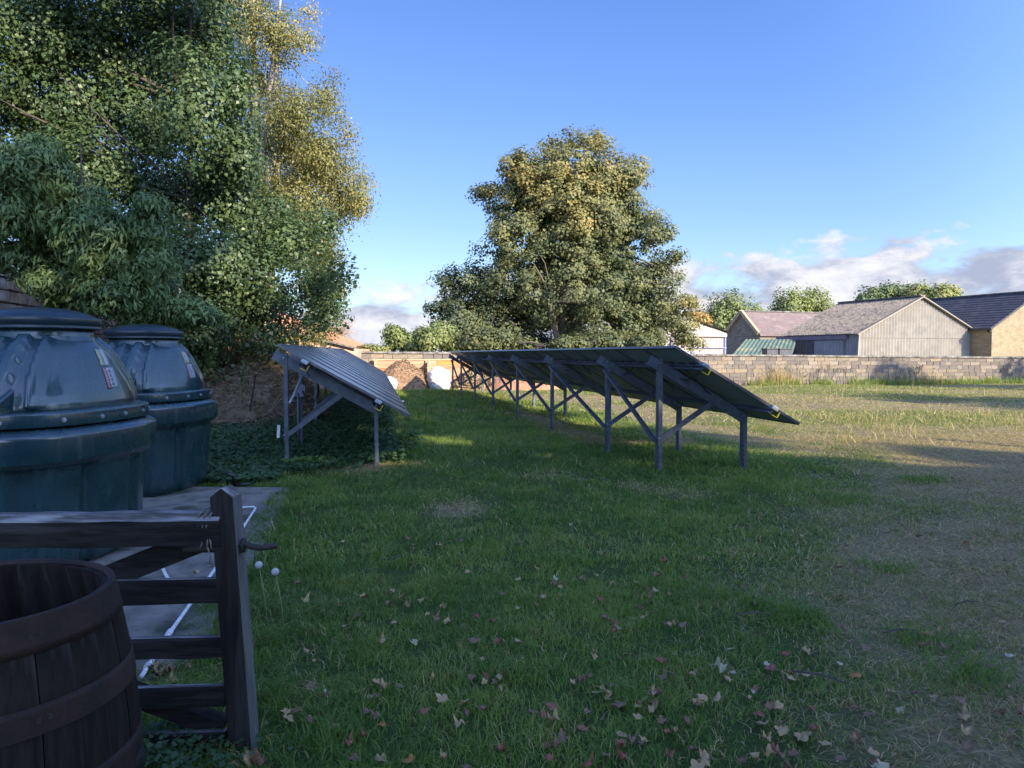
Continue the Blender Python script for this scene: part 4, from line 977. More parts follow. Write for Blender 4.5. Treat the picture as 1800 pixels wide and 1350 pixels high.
# central sycamore
SY = 46
sl_ = [(1010, 300, 95, 62), (925, 345, 78, 58), (1078, 345, 62, 74), (1000, 420, 125, 85), (1105, 430, 75, 80), (1160, 412, 34, 20), (900, 430, 62, 58), (850, 510, 80, 52), (800, 492, 40, 24), (805, 560, 48, 52),
       (1000, 520, 150, 78), (1130, 520, 80, 62), (1190, 560, 40, 40), (868, 575, 66, 42), (1008, 585, 26, 28), (1075, 575, 80, 40), (940, 545, 50, 20), (1130, 585, 55, 32), (1205, 597, 22, 20), (1052, 245, 14, 26), (1122, 298, 18, 28), (905, 290, 30, 22), (862, 335, 26, 16), (985, 250, 34, 20), (1183, 450, 14, 10), (775, 540, 20, 16), (1215, 528, 16, 14), (1045, 224, 8, 10), (782, 482, 16, 8), (845, 340, 14, 8)]
lob = px_lobes(sl_, SY, 1.1, 1.6, 3, .6) + px_lobes([(985, 390, 120, 110, .3), (1000, 500, 175, 80, .3), (950, 320, 70, 60, 0), (1050, 380, 90, 90, 0)], SY, 1.1, .1, 4, .6)
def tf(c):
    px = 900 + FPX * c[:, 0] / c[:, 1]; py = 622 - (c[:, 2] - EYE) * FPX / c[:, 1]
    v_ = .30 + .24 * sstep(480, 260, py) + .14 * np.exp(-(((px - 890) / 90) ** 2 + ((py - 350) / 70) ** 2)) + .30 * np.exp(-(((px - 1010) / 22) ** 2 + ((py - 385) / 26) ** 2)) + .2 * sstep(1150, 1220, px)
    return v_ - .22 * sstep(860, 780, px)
bs_ = XY(990, SY); 
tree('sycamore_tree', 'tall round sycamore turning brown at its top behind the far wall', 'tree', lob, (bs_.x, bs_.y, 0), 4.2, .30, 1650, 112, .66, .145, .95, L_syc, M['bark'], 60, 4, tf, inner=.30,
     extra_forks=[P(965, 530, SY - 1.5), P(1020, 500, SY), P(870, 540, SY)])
# dark tree group on the left
DT = 17.5
dl = [(60, 60, 110, 90), (180, 80, 110, 110), (300, 60, 95, 100), (380, 70, 50, 90), (80, 180, 130, 90), (230, 210, 120, 100), (345, 190, 75, 110), (130, 300, 130, 80), (300, 330, 120, 90), (400, 330, 62, 90), (440, 420, 80, 60),
      (330, 450, 120, 70), (500, 425, 60, 30), (540, 500, 36, 26), (430, 540, 80, 45), (490, 585, 40, 16), (340, 570, 85, 55), (370, 640, 50, 50), (350, 690, 32, 32), (570, 400, 26, 22), (250, 540, 80, 40), (-90, 80, 120, 120), (-90, 260, 120, 120), (200, -80, 180, 90), (20, -90, 120, 90), (360, -60, 60, 70), (590, 480, 16, 14), (575, 545, 18, 26), (390, 480, 70, 60), (460, 470, 40, 30), (480, 520, 34, 22), (400, 600, 50, 36), (455, 600, 40, 14), (520, 460, 26, 16), (560, 440, 22, 14), (510, 545, 30, 16), (545, 575, 18, 12), (575, 515, 14, 20), (500, 395, 36, 16), (470, 370, 40, 30), (300, 640, 40, 40), (340, 640, 45, 60), (420, 270, 36, 60), (410, 150, 30, 60)]
lob = px_lobes(dl, DT, .8, 1.4, 5, .5)
def tfd(c):
    return .30 + .35 * fbm(c[:, 0] * 1.0, c[:, 2] * 1.0, 1.6, 2)
b_ = XY(335, 18.2)
tree('hedgerow_tree', 'big dark green leafy tree filling the upper left corner', 'tree', lob, (b_.x, b_.y, 0), 2.6, .15, 2300, 92, .46, .082, .80, L_dark, M['barkdark'], 60, 12, tfd, inner=.05, extra_forks=[P(250, 330, DT + .8)], flat=.9)
# golden beech behind it
GT = 27
gl_ = [(480, 60, 62, 55), (430, 20, 50, 40), (530, 70, 32, 22), (450, 140, 60, 50), (520, 180, 50, 34), (568, 165, 24, 30), (480, 240, 70, 55), (560, 260, 45, 40), (500, 320, 80, 60), (590, 310, 45, 45), (620, 270, 22, 20), (630, 340, 22, 26), (640, 310, 12, 14),
       (540, 400, 60, 50), (560, 480, 40, 60), (590, 495, 14, 12), (550, 560, 26, 40), (500, 590, 60, 14), (540, 15, 18, 14), (585, 130, 14, 10), (420, 240, 40, 60), (430, -40, 70, 50), (570, 590, 20, 18), (600, 350, 40, 40), (520, 350, 60, 50), (500, 200, 60, 60), (540, 270, 60, 40), (560, 440, 45, 30), (575, 520, 24, 40), (610, 230, 18, 26), (590, 190, 14, 20)]
lob = px_lobes(gl_, GT, .9, 1.5, 9, .5)
def tfg(c): return .15 + .50 * fbm(c[:, 0], c[:, 2], 1.2, 5)
b_ = XY(465, 27)
tree('beech_tree', 'tall beech with drooping golden brown autumn foliage behind the dark tree', 'tree', lob, (b_.x, b_.y, 0), 8.5, .16, 1150, 84, .50, .082, .6, L_gold, M['lichen'], 60, 21, tfg, inner=.1, droop=1.0, extra_forks=[P(487, 90, GT), P(445, 60, GT + .5)], flat=.55)
# near shrub with long leaves
BT = 11.5
bl_ = [(60, 300, 70, 55), (20, 360, 70, 70), (110, 370, 80, 60), (60, 440, 90, 55), (170, 420, 75, 60), (250, 400, 48, 42), (230, 460, 70, 45), (130, 490, 90, 40), (200, 515, 80, 38), (270, 500, 50, 36), (140, 530, 60, 28), (90, 500, 40, 22), (300, 545, 60, 24), (245, 560, 40, 22), (350, 552, 36, 22), (-60, 380, 80, 90), (75, 258, 30, 18), (265, 360, 30, 16)]
lob = px_lobes(bl_, BT, 1.0, .5, 31, .35)
def tfb(c): 
    px = 900 + FPX * c[:, 0] / c[:, 1]; py = 622 - (c[:, 2] - EYE) * FPX / c[:, 1]
    return .32 + .36 * fbm(c[:, 0], c[:, 2], .6, 5) + .22 * sstep(330, 260, py)
b_ = XY(150, 11.7)
tree('fruit_tree', 'spreading fruit tree with long drooping leaves hanging over the garden wall', 'tree', lob, (b_.x, b_.y, 0), 2.2, .09, 1500, 46, .17, .105, .30, L_bush, M['barkdark'], 50, 33, tfb, inner=.1, droop=.25, flat=.8)
# far trees
def farblob(label, lst, y, base, ncl, per, cs, ls, tv, seed, name='distant_tree', dp=.9, grp=None, m_=None, vert=False, forkh=2.5, r0=.2):
    lob = px_lobes(lst, y, dp, 1.5, seed, .5); b_ = XY(base, y)
    tree(name, label, 'tree', lob, (b_.x, b_.y, 0), forkh, r0, ncl, per, cs, ls, .7, m_ or L_far, M['barkdark'], 14, seed, lambda c: np.full(len(c), tv), inner=.2, flat=1.5 if vert else .8, group=grp)
farblob('distant pale green poplar clump left of the cottage roof', [(1262, 560, 26, 40), (1290, 545, 34, 32), (1320, 560, 24, 24), (1240, 572, 18, 18), (1300, 580, 40, 20)], 105, 1285, 420, 26, .9, .34, .45, 41, grp='distant poplars', vert=True)
farblob('distant dense poplar clump above the cottage roof', [(1390, 540, 34, 30), (1425, 535, 36, 26), (1450, 550, 22, 16), (1370, 550, 18, 18), (1405, 570, 50, 20)], 112, 1410, 480, 26, .9, .34, .5, 43, grp='distant poplars', vert=True)
farblob('distant autumn yellow tree touching the sycamore on its right', [(1232, 575, 14, 26), (1222, 560, 10, 14), (1245, 590, 12, 14)], 98, 1232, 130, 24, .8, .32, .95, 44)
farblob('dark green tree behind the left end of the big barn roof', [(1540, 520, 32, 14), (1575, 515, 34, 16), (1520, 530, 14, 9), (1560, 540, 50, 16)], 88, 1560, 300, 26, .8, .30, .12, 45)
farblob('olive green tree behind the barn apex', [(1615, 518, 22, 15), (1655, 520, 24, 17), (1668, 514, 12, 8), (1640, 535, 34, 14)], 84, 1640, 260, 26, .8, .30, .62, 46)
farblob('small bushy tree with dark stem standing above the far wall', [(695, 585, 16, 14), (712, 600, 22, 14), (688, 600, 10, 14), (728, 608, 12, 8)], 44, 692, 150, 34, .38, .16, .45, 47, forkh=2.2, r0=.1)
farblob('rounded bright shrub at the lower left foot of the sycamore', [(775, 585, 26, 20), (752, 598, 18, 16), (800, 600, 30, 18), (735, 608, 12, 8), (740, 588, 8, 8)], 42.5, 775, 260, 50, .38, .15, .42, 48, name='wall_shrub', forkh=1.3, r0=.08)
farblob('shrubs growing under the sycamore behind the wall', [(850, 600, 50, 18), (915, 606, 22, 10), (1005, 606, 34, 12), (1070, 602, 45, 16), (1130, 606, 35, 12)], 41.5, 980, 420, 50, .42, .16, .35, 49, name='wall_shrub', forkh=1.2, r0=.08, m_=L_syc)
farblob('dark undergrowth seen beneath the sycamore crown', [(930, 598, 60, 20), (1020, 598, 60, 18), (870, 590, 40, 24)], 52, 960, 170, 60, .5, .17, .05, 55, name='undergrowth', forkh=1.3, r0=.08, m_=L_dark)
farblob('low yellowish brambles peeping over the far wall on the left', [(625, 612, 14, 5), (650, 613, 18, 4), (672, 614, 10, 3)], 38.5, 645, 70, 30, .22, .12, .6, 50, name='bramble', forkh=1.2, r0=.04)
farblob('dark distant conifer just above the house on the right', [(1796, 527, 10, 6)], 95, 1796, 40, 20, .6, .3, .1, 52)
# bare twiggy shrub over the tiled roof
tw = empty('bare_shrub', XY(606, 37), label='bare twiggy orange shrub over the tiled outbuilding roof', cat='shrub'); rnd = random.Random(8); mb = MB()
b0 = Vector((0, 0, 0)); base_ = XY(606, 37)
fk = P(594, 592, 37) - base_
mb.tube([b0, P(609, 612, 37) - base_, fk], [.14, .10, .06], 7)
for k in range(60):
    tgt = P(rnd.uniform(560, 625), rnd.uniform(560, 600), 37 + rnd.uniform(-1, 1)) - base_
    m1 = fk.lerp(tgt, .5) + Vector((rnd.uniform(-.3, .3), 0, rnd.uniform(0, .35)))
    mb.tube([fk, m1, tgt], [.022, .014, .004], 4)
    for q in range(3):
        t2 = tgt + Vector((rnd.uniform(-.35, .35), rnd.uniform(-.2, .2), rnd.uniform(-.1, .3))); mb.tube([m1.lerp(tgt, rnd.random()), t2], [.008, .003], 3)
mb.build('stem', M['twig'], tw)

# unseen trees towards the sun, placed to dapple the wall, the field and the left-hand trees
def shade_tree(label, x, y, h, rad, ncl, seed, low=3.0, inner=.2, tr=.28):
    r_ = random.Random(seed); lob = []
    for k in range(7):
        a = r_.random() * 6.28; zz = low + (h - low) * (.2 + .8 * r_.random()); rr_ = rad * (.45 + .25 * r_.random()) * (1.1 - .4 * (zz - low) / (h - low))
        lob.append(((x + math.cos(a) * rad * .5, y + math.sin(a) * rad * .5, zz), (rr_, rr_, rr_ * .8)))
    tree('shade_tree', label, 'tree', lob, (x, y, 0), low * .8, tr, ncl, 34, .55, .30, .8, L_shade, M['barkdark'], 18, seed, lambda c: np.full(len(c), .4), inner=inner, group='trees out of frame towards the sun')
shade_tree('tree out of frame to the right of the field, nearest the farmhouse', 26, 17, 8.5, 3.2, 180, 61, 2.2)
shade_tree('tree out of frame to the right, halfway along the field', 34, 25, 10.5, 4.2, 230, 62, 2.5)
shade_tree('tree out of frame to the right, beside the far wall', 43, 31, 10, 4.2, 230, 63, 2.5)
shade_tree('tree out of frame on the far right by the golden stone building', 62, 50, 13, 4.5, 220, 64, 3)
shade_tree('tree out of frame on the right between the field trees', 30, 9, 9.5, 3.2, 160, 65, 3)
shade_tree('unseen tall tree placed behind the farmhouse for dapple, left one', 13.5, -11, 22, 4.6, 330, 66, 9)
shade_tree('unseen tall tree placed behind the farmhouse for dapple, middle one', 20, -13, 21, 4.5, 300, 67, 10)
shade_tree('unseen tall tree placed just left behind the farmhouse for dapple', 9, -12, 20, 4.0, 300, 68, 8)
shade_tree('unseen slender tall tree added at the near right to shade the aisle', 14.5, 7.2, 15.5, 3.2, 400, 81, 9.0, tr=.07)
shade_tree('unseen slender tall tree added in front of the farmhouse to shade the aisle', 15.8, 1.2, 15.5, 3.2, 420, 82, 8.5, tr=.07)
shade_tree('unseen small tree added at the end of the farmhouse for dapple', 3.8, -6.5, 9.3, 2.4, 160, 69, 5)
for i, xx in enumerate((7, 12.5, 18, 23, 29)):      # unseen trees added behind the ridge line to roughen the edge of the shade
    shade_tree('unseen tree added behind the farmhouse roof, number %d from the left' % (i + 1) if False else ('unseen tree added behind the farmhouse roof to roughen its shade, beside the ' + ('left chimney', 'second chimney', 'middle of the ridge', 'third chimney', 'right part of the ridge')[i]), xx + (0, .8, -.6, 1.2, 0)[i], -9.8 - .4 * i, (16.2, 14.0, 16.8, 14.6, 16.4)[i], (2.4, 2.0, 2.8, 2.0, 2.6)[i], 170, 70 + i, 9.0)

# ------------------------------------------------------------------ grass
L_grass = leafmat('grass_blade', [(0, (0.076, 0.142, 0.0323)), (.28, (0.128, 0.223, 0.0418)), (.45, (0.204, 0.285, 0.0589)), (.6, (0.266, 0.237, 0.0855)), (.8, (0.418, 0.323, 0.162)), (1, (0.627, 0.513, 0.285))], .5, .42, spec=.3)
def blades(x, y, h, wd, lean, tint, segs, name, flatk=0.0):
    n_ = len(x); a = rng.random(n_) * 2 * np.pi; d = np.stack([np.cos(a), np.sin(a), np.zeros(n_)], 1)
    fa = rng.random(n_) * 2 * np.pi; f = np.stack([np.cos(fa), np.sin(fa), np.zeros(n_)], 1) * (wd / 2)[:, None]
    z0 = ground_h(x, y) - .004; b_ = np.stack([x, y, z0], 1); up = np.zeros((n_, 3)); up[:, 2] = h
    mdp = b_ + up * .55 + d * (lean * h * .30)[:, None]; tp = b_ + up * (1 - .35 * np.minimum(lean, 1.6))[:, None] * 1.0 + d * (lean * h)[:, None]
    tp[:, 2] = np.maximum(tp[:, 2], z0 + .012)
    if segs == 2:
        V_ = np.stack([b_ - f, b_ + f, mdp + f * .8, mdp - f * .8, tp - f * .12, tp + f * .12], 1).reshape(-1, 3); k = np.arange(n_) * 6
        F_ = np.concatenate([np.stack([k, k + 1, k + 2, k + 3], 1), np.stack([k + 3, k + 2, k + 5, k + 4], 1)]); t = np.concatenate([tint, tint])
    else:
        V_ = np.stack([b_ - f, b_ + f, tp + f * .15, tp - f * .15], 1).reshape(-1, 3); k = np.arange(n_) * 4
        F_ = np.stack([k, k + 1, k + 2, k + 3], 1); t = tint
    return fast_mesh(name, V_, F_, L_grass, {'tint': ('FACE', t)})
def sample(y0, y1, dens, ml=1.12):
    A_ = .5 * (y1 ** 2 - y0 ** 2) * 2 * .666 * ml + (y1 - y0) * 2.6; n_ = int(A_ * dens)
    y = np.sqrt(y0 ** 2 + rng.random(n_) * (y1 ** 2 - y0 ** 2)); x = (rng.random(n_) * 2 - 1) * (.666 * ml * y + 1.3)
    return x, y
def tintof(x, y, var=.16):
    d = dryness(x, y); patch = fbm(x, y, .45, 40, 3); big = fbm(x, y, 3.0, 44, 2)
    isdry = rng.random(len(x)) < (d * .74 + .07)
    g = .25 + .42 * (big - .5) + .62 * (patch - .5) + var * rng.normal(size=len(x)) * .6 + .12 * sstep(12, 22, y)
    dr = .74 + .14 * rng.normal(size=len(x))
    return np.where(isdry, np.clip(dr, .5, 1), np.clip(g, 0, .5)), d
def lawn(y0, y1, dens, hh, ww, segs, name):
    x, y = sample(y0, y1, dens); keep = ~inslab(x + .02 + .42 * np.clip(fbm(x, y, .45, 71, 3) - .25, 0, 1), y) | (rng.random(len(x)) < .035)
    keep &= ~(((x - BX) ** 2 + (y - BY) ** 2) < .12); x, y = x[keep], y[keep]
    t, d = tintof(x, y); n_ = len(x)
    clump = np.clip(.5 + 1.5 * (.6 * fbm(x, y, .30, 60, 3) + .4 * fbm(x, y, .11, 66, 2) - .5), 0, 1.1); k = rng.random(n_) < np.clip(.35 + 1.3 * (clump - .25) - .35 * d, .12, 1); x, y, t, d, clump = x[k], y[k], t[k], d[k], clump[k]; n_ = len(x)
    lush = 1 + .6 * sstep(-.4, -1.4, x) * sstep(6, 3, y)
    edge = sstep(.6, 0, np.abs(x - np.interp(y, [3.6, 3.95, 4.9, 6.0, 8.98], [-1.8, -1.62, -1.86, -2.0, -2.62]))) * (y < 9.3)
    h = hh * (.30 + 1.0 * clump + .3 * rng.random(n_)) * (1 - .5 * d) * lush * (1 + .5 * edge)
    ln = .35 + .9 * rng.random(n_) + 1.4 * d * rng.random(n_)
    return tag(link('grass', blades(x, y, h, np.full(n_, ww) * (.6 + .8 * rng.random(n_)), ln, t, segs, name)), kind='stuff', label='short mown lawn grass with dry straw patches, ' + name, cat='grass')
lawn(1.7, 5.5, 5900, .066, .0045, 2, 'nearest turf')
lawn(5.5, 10, 2300, .070, .0075, 2, 'middle turf')
lawn(10, 18, 1150, .10, .012, 1, 'turf under the arrays')
lawn(18, 43, 255, .12, .026, 1, 'far field turf')
def strawlitter(n_):
    x, y = sample(2.2, 15, n_); k = (rng.random(len(x)) < np.clip(dryness(x, y) * 1.1 - .12 + .25 * fbm(x, y, .5, 3), .04, 1)) & ~inslab(x, y); x, y = x[k], y[k]; n2 = len(x)
    o = link('straw_litter', blades(x, y, np.full(n2, .030) * (.6 + .9 * rng.random(n2)), .0022 + .0004 * y, 2.0 + 3.5 * rng.random(n2), .62 + .36 * rng.random(n2), 2, 'straw litter'))
    o.location.z = .012; tag(o, 'dead straw lying flat between the grass on the drier ground', 'straw', kind='stuff')
strawlitter(560)
def tufts(n_):
    X_, Y_ = [], []
    for (px, py, r_, k) in ((1400, 1090, .20, 420), (1350, 1070, .12, 160), (1480, 880, .30, 260), (1620, 845, .30, 260), (1640, 1130, .22, 200), (1720, 1190, .20, 260), (560, 1000, .20, 260), (980, 985, .22, 260), (1250, 1050, .18, 200), (1120, 1235, .15, 260), (600, 1290, .14, 200), (1560, 1000, .18, 120), (880, 1190, .14, 200), (470, 1230, .12, 420), (455, 1130, .12, 320), (700, 880, .3, 220), (1180, 930, .3, 220)):
        p = G(px, py); X_.append(p.x + rng.normal(size=k) * r_ * .6); Y_.append(p.y + rng.normal(size=k) * r_ * .5)
    return np.concatenate(X_), np.concatenate(Y_)
def stuff_tufts():
    x, y = tufts(0); n2 = len(x)
    o = link('grass_tuft', blades(x, y, .06 + .085 * rng.random(n2), .0035 + .0006 * y, .3 + 1.2 * rng.random(n2), .02 + .40 * rng.random(n2), 2, 'grass tufts'))
    tag(o, 'ranker dark green tufts standing out of the mown lawn', 'grass', kind='stuff')
stuff_tufts()
# tall dry stalks in the field and along the wall
def stalks(n_, fn, h0, h1, wd, name, label, tl=(.7, 1.0), lean=.5):
    x, y = fn(n_); n_ = len(x)
    h = h0 + (h1 - h0) * rng.random(n_) ** 1.6; t = tl[0] + (tl[1] - tl[0]) * rng.random(n_)
    tag(link('tall_grass', blades(x, y, h, np.full(n_, wd), lean * rng.random(n_), t, 2, name)), kind='stuff', label=label, cat='grass')
def clumpy(n_, x0, x1, y0, y1, sp, cl, seed=0):
    r_ = np.random.default_rng(seed); cx = x0 + (x1 - x0) * r_.random(cl); cy = y0 + (y1 - y0) * r_.random(cl)
    i = r_.integers(0, cl, n_); return cx[i] + r_.normal(size=n_) * sp, cy[i] + r_.normal(size=n_) * sp * .7
stalks(7000, lambda n_: clumpy(n_, 5, 30, 15, 34, .8, 190, 3), .06, .26, .012, 'field tufts', 'tufts of pale uncut grass scattered over the right of the field', (.3, 1), 2.0)
stalks(2600, lambda n_: clumpy(n_, 6, 22, 13.8, 20, .5, 34, 6), .08, .40, .011, 'near field tufts', 'straw coloured tufts at the near edge of the uncut field', (.4, 1), 2.0)
stalks(120, lambda n_: clumpy(n_, 7, 26, 15, 36, .6, 60, 4), .35, .75, .012, 'tall stems', 'tall dry seed stems standing in the field', (.8, 1), .25)
def nearwall(n_):
    x = 6 + 26 * rng.random(n_); k = fbm(x, x * 0, 1.2, 3, 3) > .42; x = x[k]; return x, wy(x) - .15 - .9 * rng.random(len(x)) ** 1.5
stalks(5200, nearwall, .18, .55, .022, 'wall foot grass', 'rank grass along the foot of the far wall', (.1, .7), .6)
stalks(650, lambda n_: (lambda x: (x, wy(x) - .2 - .5 * rng.random(len(x))))(np.concatenate([9.6 + rng.normal(size=260) * .5, 13.6 + rng.normal(size=260) * .6, 21 + rng.normal(size=130) * 1.2])), .6, 1.15, .018, 'wall stems', 'tall dry stems rising against the far wall', (.65, 1), .3)
# dark bare weed stems against the wall
mb = MB(); rnd = random.Random(5)
for cx_ in [13.2, 13.9, 14.3, 15.3, 16.1, 21.5, 22.2, 17.5]:
    for k in range(4):
        x = cx_ + rnd.uniform(-.4, .4); y = wy(x) - .35; h = rnd.uniform(.5, 1.15); l_ = rnd.uniform(-.5, .6)
        mb.tube([(x, y, 0), (x + l_ * .4, y, h * .55), (x + l_, y - .1, h)], [.010, .008, .004], 4)
        for q in range(3): t = rnd.uniform(.5, 1); mb.tube([(x + l_ * t * .8, y, h * t), (x + l_ * t + rnd.uniform(-.15, .15), y, h * t + .15)], [.006, .010], 4)
tag(mb.build('weed_stems' if False else 'dock_stalk', M['rust']), 'dark dead dock stalks standing against the sunlit far wall', 'weed', kind='stuff')

# ivy and nettles by the left array
L_ivy = leafmat('groundcover_leaf', [(0, (0.0263, 0.0581, 0.0263)), (.5, (0.0516, 0.108, 0.0394)), (1, (0.112, 0.188, 0.0469))], .5, .25)
def cover(n_, fn, hf, size, name, label, m_=L_ivy, tint=(0, .7), asp=.9):
    x, y = fn(n_); n_ = len(x); z = ground_h(x, y) + hf(x, y) * rng.random(n_) ** .6
    nr = np.stack([rng.normal(size=n_) * .45, rng.normal(size=n_) * .45 - .2, np.ones(n_)], 1)
    Vv = leaves(np.stack([x, y, z], 1), nr, np.full(n_, size), asp, fold=.2)
    t = tint[0] + (tint[1] - tint[0]) * np.clip(fbm(x, y, .5, 7) * .7 + .3 * rng.random(n_), 0, 1)
    tag(link(name, crown_mesh(name, Vv, t, m_)), kind='stuff', label=label, cat='plants')
def leftbed(n_):
    y = 9.3 + 13 * rng.random(n_) ** 1.4; xr_ = -3.05 - .18 * (y - 10.2) + np.where(y > 10.2, .9, .0) * (rng.random(n_) * 1.3); x = xr_ - 4.2 * rng.random(n_); return x, y
cover(42000, leftbed, lambda x, y: .04 + .30 * np.clip(fbm(x, y, 1.3, 12, 3) - .2, 0, 1) + .10 * sstep(-3.4, -5, x), .055, 'ground_ivy', 'dark ivy and nettles covering the ground left of the arrays')
def underleft(n_):
    y = 11.2 + 18 * rng.random(n_) ** 1.3; x = -3.1 - .18 * (y - 10.2) + 1.7 * rng.random(n_); return x, y
cover(17000, underleft, lambda x, y: .05 + .35 * np.clip(fbm(x, y, .9, 15, 3) - .25, 0, 1), .06, 'ground_ivy', 'dark weeds in the shade under the left array')
cover(700, lambda n_: (-2.83 + rng.normal(size=n_) * .17, 10.85 + rng.normal(size=n_) * .13), lambda x, y: np.full(len(x), .15), .05, 'leafy_weed', 'bright green leafy weed beneath the near end of the left array', L_ivy, (.8, 1))
cover(420, lambda n_: (-1.70 + rng.normal(size=n_) * .12, 12.6 + rng.normal(size=n_) * .10), lambda x, y: np.full(len(x), .34), .05, 'leafy_weed', 'sunlit weed beside the low edge of the left array', L_ivy, (.8, 1))
cover(900, lambda n_: (-1.38 + rng.normal(size=n_) * .16, 2.78 + rng.random(n_) * .35), lambda x, y: np.full(len(x), .10), .028, 'clover', 'low clover leaves between the barrel and the gate stile', L_ivy, (.1, .7))
M['brush'] = mat('brush', (.15, .115, .075), (.07, .052, .036), 8, .95, 1.0, 24, detail=9)
# brown brush pile against the wall
bp_ = XY(437, 17.4)
heap('brush_pile', (bp_.x - .2, bp_.y + .6, 0), 1.75, 2.4, 1.62, M['brush'], 12, 'mound of dry brown hedge cuttings behind the left array', 'brush pile', .2, .40, bits=(11000, .42, .009, M['straw']))
mb = MB(); a = P(441, 702, 15.4); b_ = P(450, 659, 15.4); mb.tube([a - Vector((0.03, 0, .25)), b_], .014, 7); mb.tube([P(446, 659, 15.4), P(455, 659.5, 15.4)], .016, 7)
tag(mb.build('garden_fork', M['black']), 'T-handled garden tool stuck upright before the brush pile', 'garden tool')

# ------------------------------------------------------------------ fallen leaves, dandelions and small things on the grass
leafcols = {
 'brown': mat('leaf_brown', (0.221, 0.124, 0.0715), (0.13, 0.0715, 0.0455), 30, .75, .4, 60, c3=(0.312, 0.195, 0.117)),
 'tan': mat('leaf_tan', (.46, .33, .155), (.31, .215, .10), 30, .75, .4, 60, c3=(.21, .135, .07)),
 'pale': mat('leaf_pale', (.42, .39, .25), (.30, .28, .17), 30, .7, .3, 60),
 'orange': mat('leaf_orange', (.42, .18, .04), (.30, .12, .03), 30, .7, .3, 60, c3=(.5, .32, .07)),
 'russet': mat('leaf_russet', (0.273, 0.0975, 0.052), (0.169, 0.065, 0.039), 30, .75, .3, 60)}
def leafshape(seed, curl):
    r_ = random.Random(seed); mb = MB(); ang = []; 
    lobes_ = [(-2.3, .62), (-1.9, .55), (-1.5, .78), (-1.2, .92), (-.95, .78), (-.72, .60), (-.4, .82), (0., 1.05), (.4, .80), (.7, .60), (.98, .80), (1.22, .90), (1.52, .76), (1.9, .55), (2.3, .66), (2.85, .45)]
    pts = sorted(set(lobes_)); n_ = len(pts); K = 3
    ax1, ax2 = r_.uniform(0, 6.28), r_.uniform(0, 6.28)
    def zf(x, y):
        u = x * math.cos(ax1) + y * math.sin(ax1); v_ = x * math.cos(ax2) + y * math.sin(ax2)
        return curl * (u * u * .70 + .24 * math.sin(v_ * 6 + 1) + .12 * math.sin(u * 9 + 2) + abs(v_) * .22) + .03
    mb.v.append((0, 0, zf(0, 0)))
    for k in range(1, K + 1):
        for a, rr_ in pts:
            q = rr_ * k / K * (1 + (r_.random() - .5) * .12); x, y = q * math.sin(a), q * math.cos(a)
            sc = 1 - .25 * curl * (k / K); mb.v.append((x * sc, y * sc, zf(x, y) + r_.uniform(-.03, .03)))
    for j in range(n_): mb.f.append((0, 1 + j, 1 + (j + 1) % n_)); mb.mi.append(0)
    for k in range(K - 1):
        for j in range(n_): a = 1 + k * n_ + j; b__ = 1 + k * n_ + (j + 1) % n_; mb.f.append((a, a + n_, b__ + n_, b__)); mb.mi.append(0)
    mb.tube([(0, -.25, zf(0, -.25)), (.03, -.9, zf(0, -.6) + .12)], [.022, .012], 4)
    return mb
lshapes = {}
for cn_, mm in leafcols.items(): lshapes[cn_] = [leafshape(s * 7 + 3, (.25, .6, 1.0, .8, .45)[s]).mesh('fallen_leaf', mm, True) for s in range(5)]
lr = random.Random(99)
LB = {'brown': 'crumpled brown leaf', 'tan': 'curled dry tan leaf', 'pale': 'pale upturned leaf',
      'orange': 'bright orange leaf', 'russet': 'russet leaf'}
def drop(px, py, colr, size, pile=0):
    p = G(px, py, .045); z = float(ground_h(np.array([p.x]), np.array([p.y]))[0])
    on_slab = bool(inslab(np.array([p.x]), np.array([p.y]))[0]); z = .04 if on_slab else z + .030 + lr.random() * .018
    o = link('fallen_leaf', lr.choice(lshapes[colr]), None, (p.x, p.y, z + pile), (lr.uniform(-.35, .35), lr.uniform(-.35, .35), lr.uniform(0, 6.28)), (size * lr.uniform(.65, 1.1), size * 1.1, size * lr.uniform(.9, 1.5)))
    where = ('on the concrete slab behind the gate' if on_slab else 'beside the foot of the gate' if px < 500 else 'in the far part of the shaded lawn' if py < 1000 else
             ('on the left of the lawn' if px < 780 else 'in the middle of the lawn' if px < 1150 else 'on the dry ground at the right') + (', halfway down' if py < 1120 else ', lower down' if py < 1230 else ', at the very bottom'))
    szw = 'small ' if size < .036 else 'large ' if size > .05 else ''
    tag(o, szw + LB[colr] + ' ' + where, 'leaf', 'fallen sycamore leaves')
for (cx_, cy_, n_, sx, sy) in [(700, 1035, 9, 30, 18), (1000, 1035, 8, 40, 18), (860, 1100, 9, 50, 14), (545, 1215, 9, 28, 24), (670, 1205, 4, 16, 12), (850, 1185, 8, 40, 10), (1060, 1190, 12, 50, 25), (1110, 1220, 8, 35, 14),
                                (960, 1270, 10, 60, 30), (1050, 1080, 7, 40, 18), (1120, 1040, 6, 40, 18), (1200, 1240, 8, 40, 24), (1330, 1200, 4, 30, 18), (1415, 1280, 9, 35, 24), (1280, 1330, 8, 60, 16), (1140, 1290, 8, 40, 20), (740, 1250, 5, 60, 30)]:
    for _ in range(n_): drop(lr.gauss(cx_, sx), min(1345, lr.gauss(cy_, sy)), lr.choices(['brown', 'tan', 'russet', 'pale'], [6, 5, 3, .5])[0], lr.uniform(.026, .044))
for _ in range(135):
    px = lr.uniform(480, 1795); py = 930 + 410 * lr.random() ** 1.15
    drop(px, py, lr.choices(['brown', 'tan', 'russet', 'pale', 'orange'], [6, 5, 2, .3, .4])[0], lr.uniform(.026, .044))
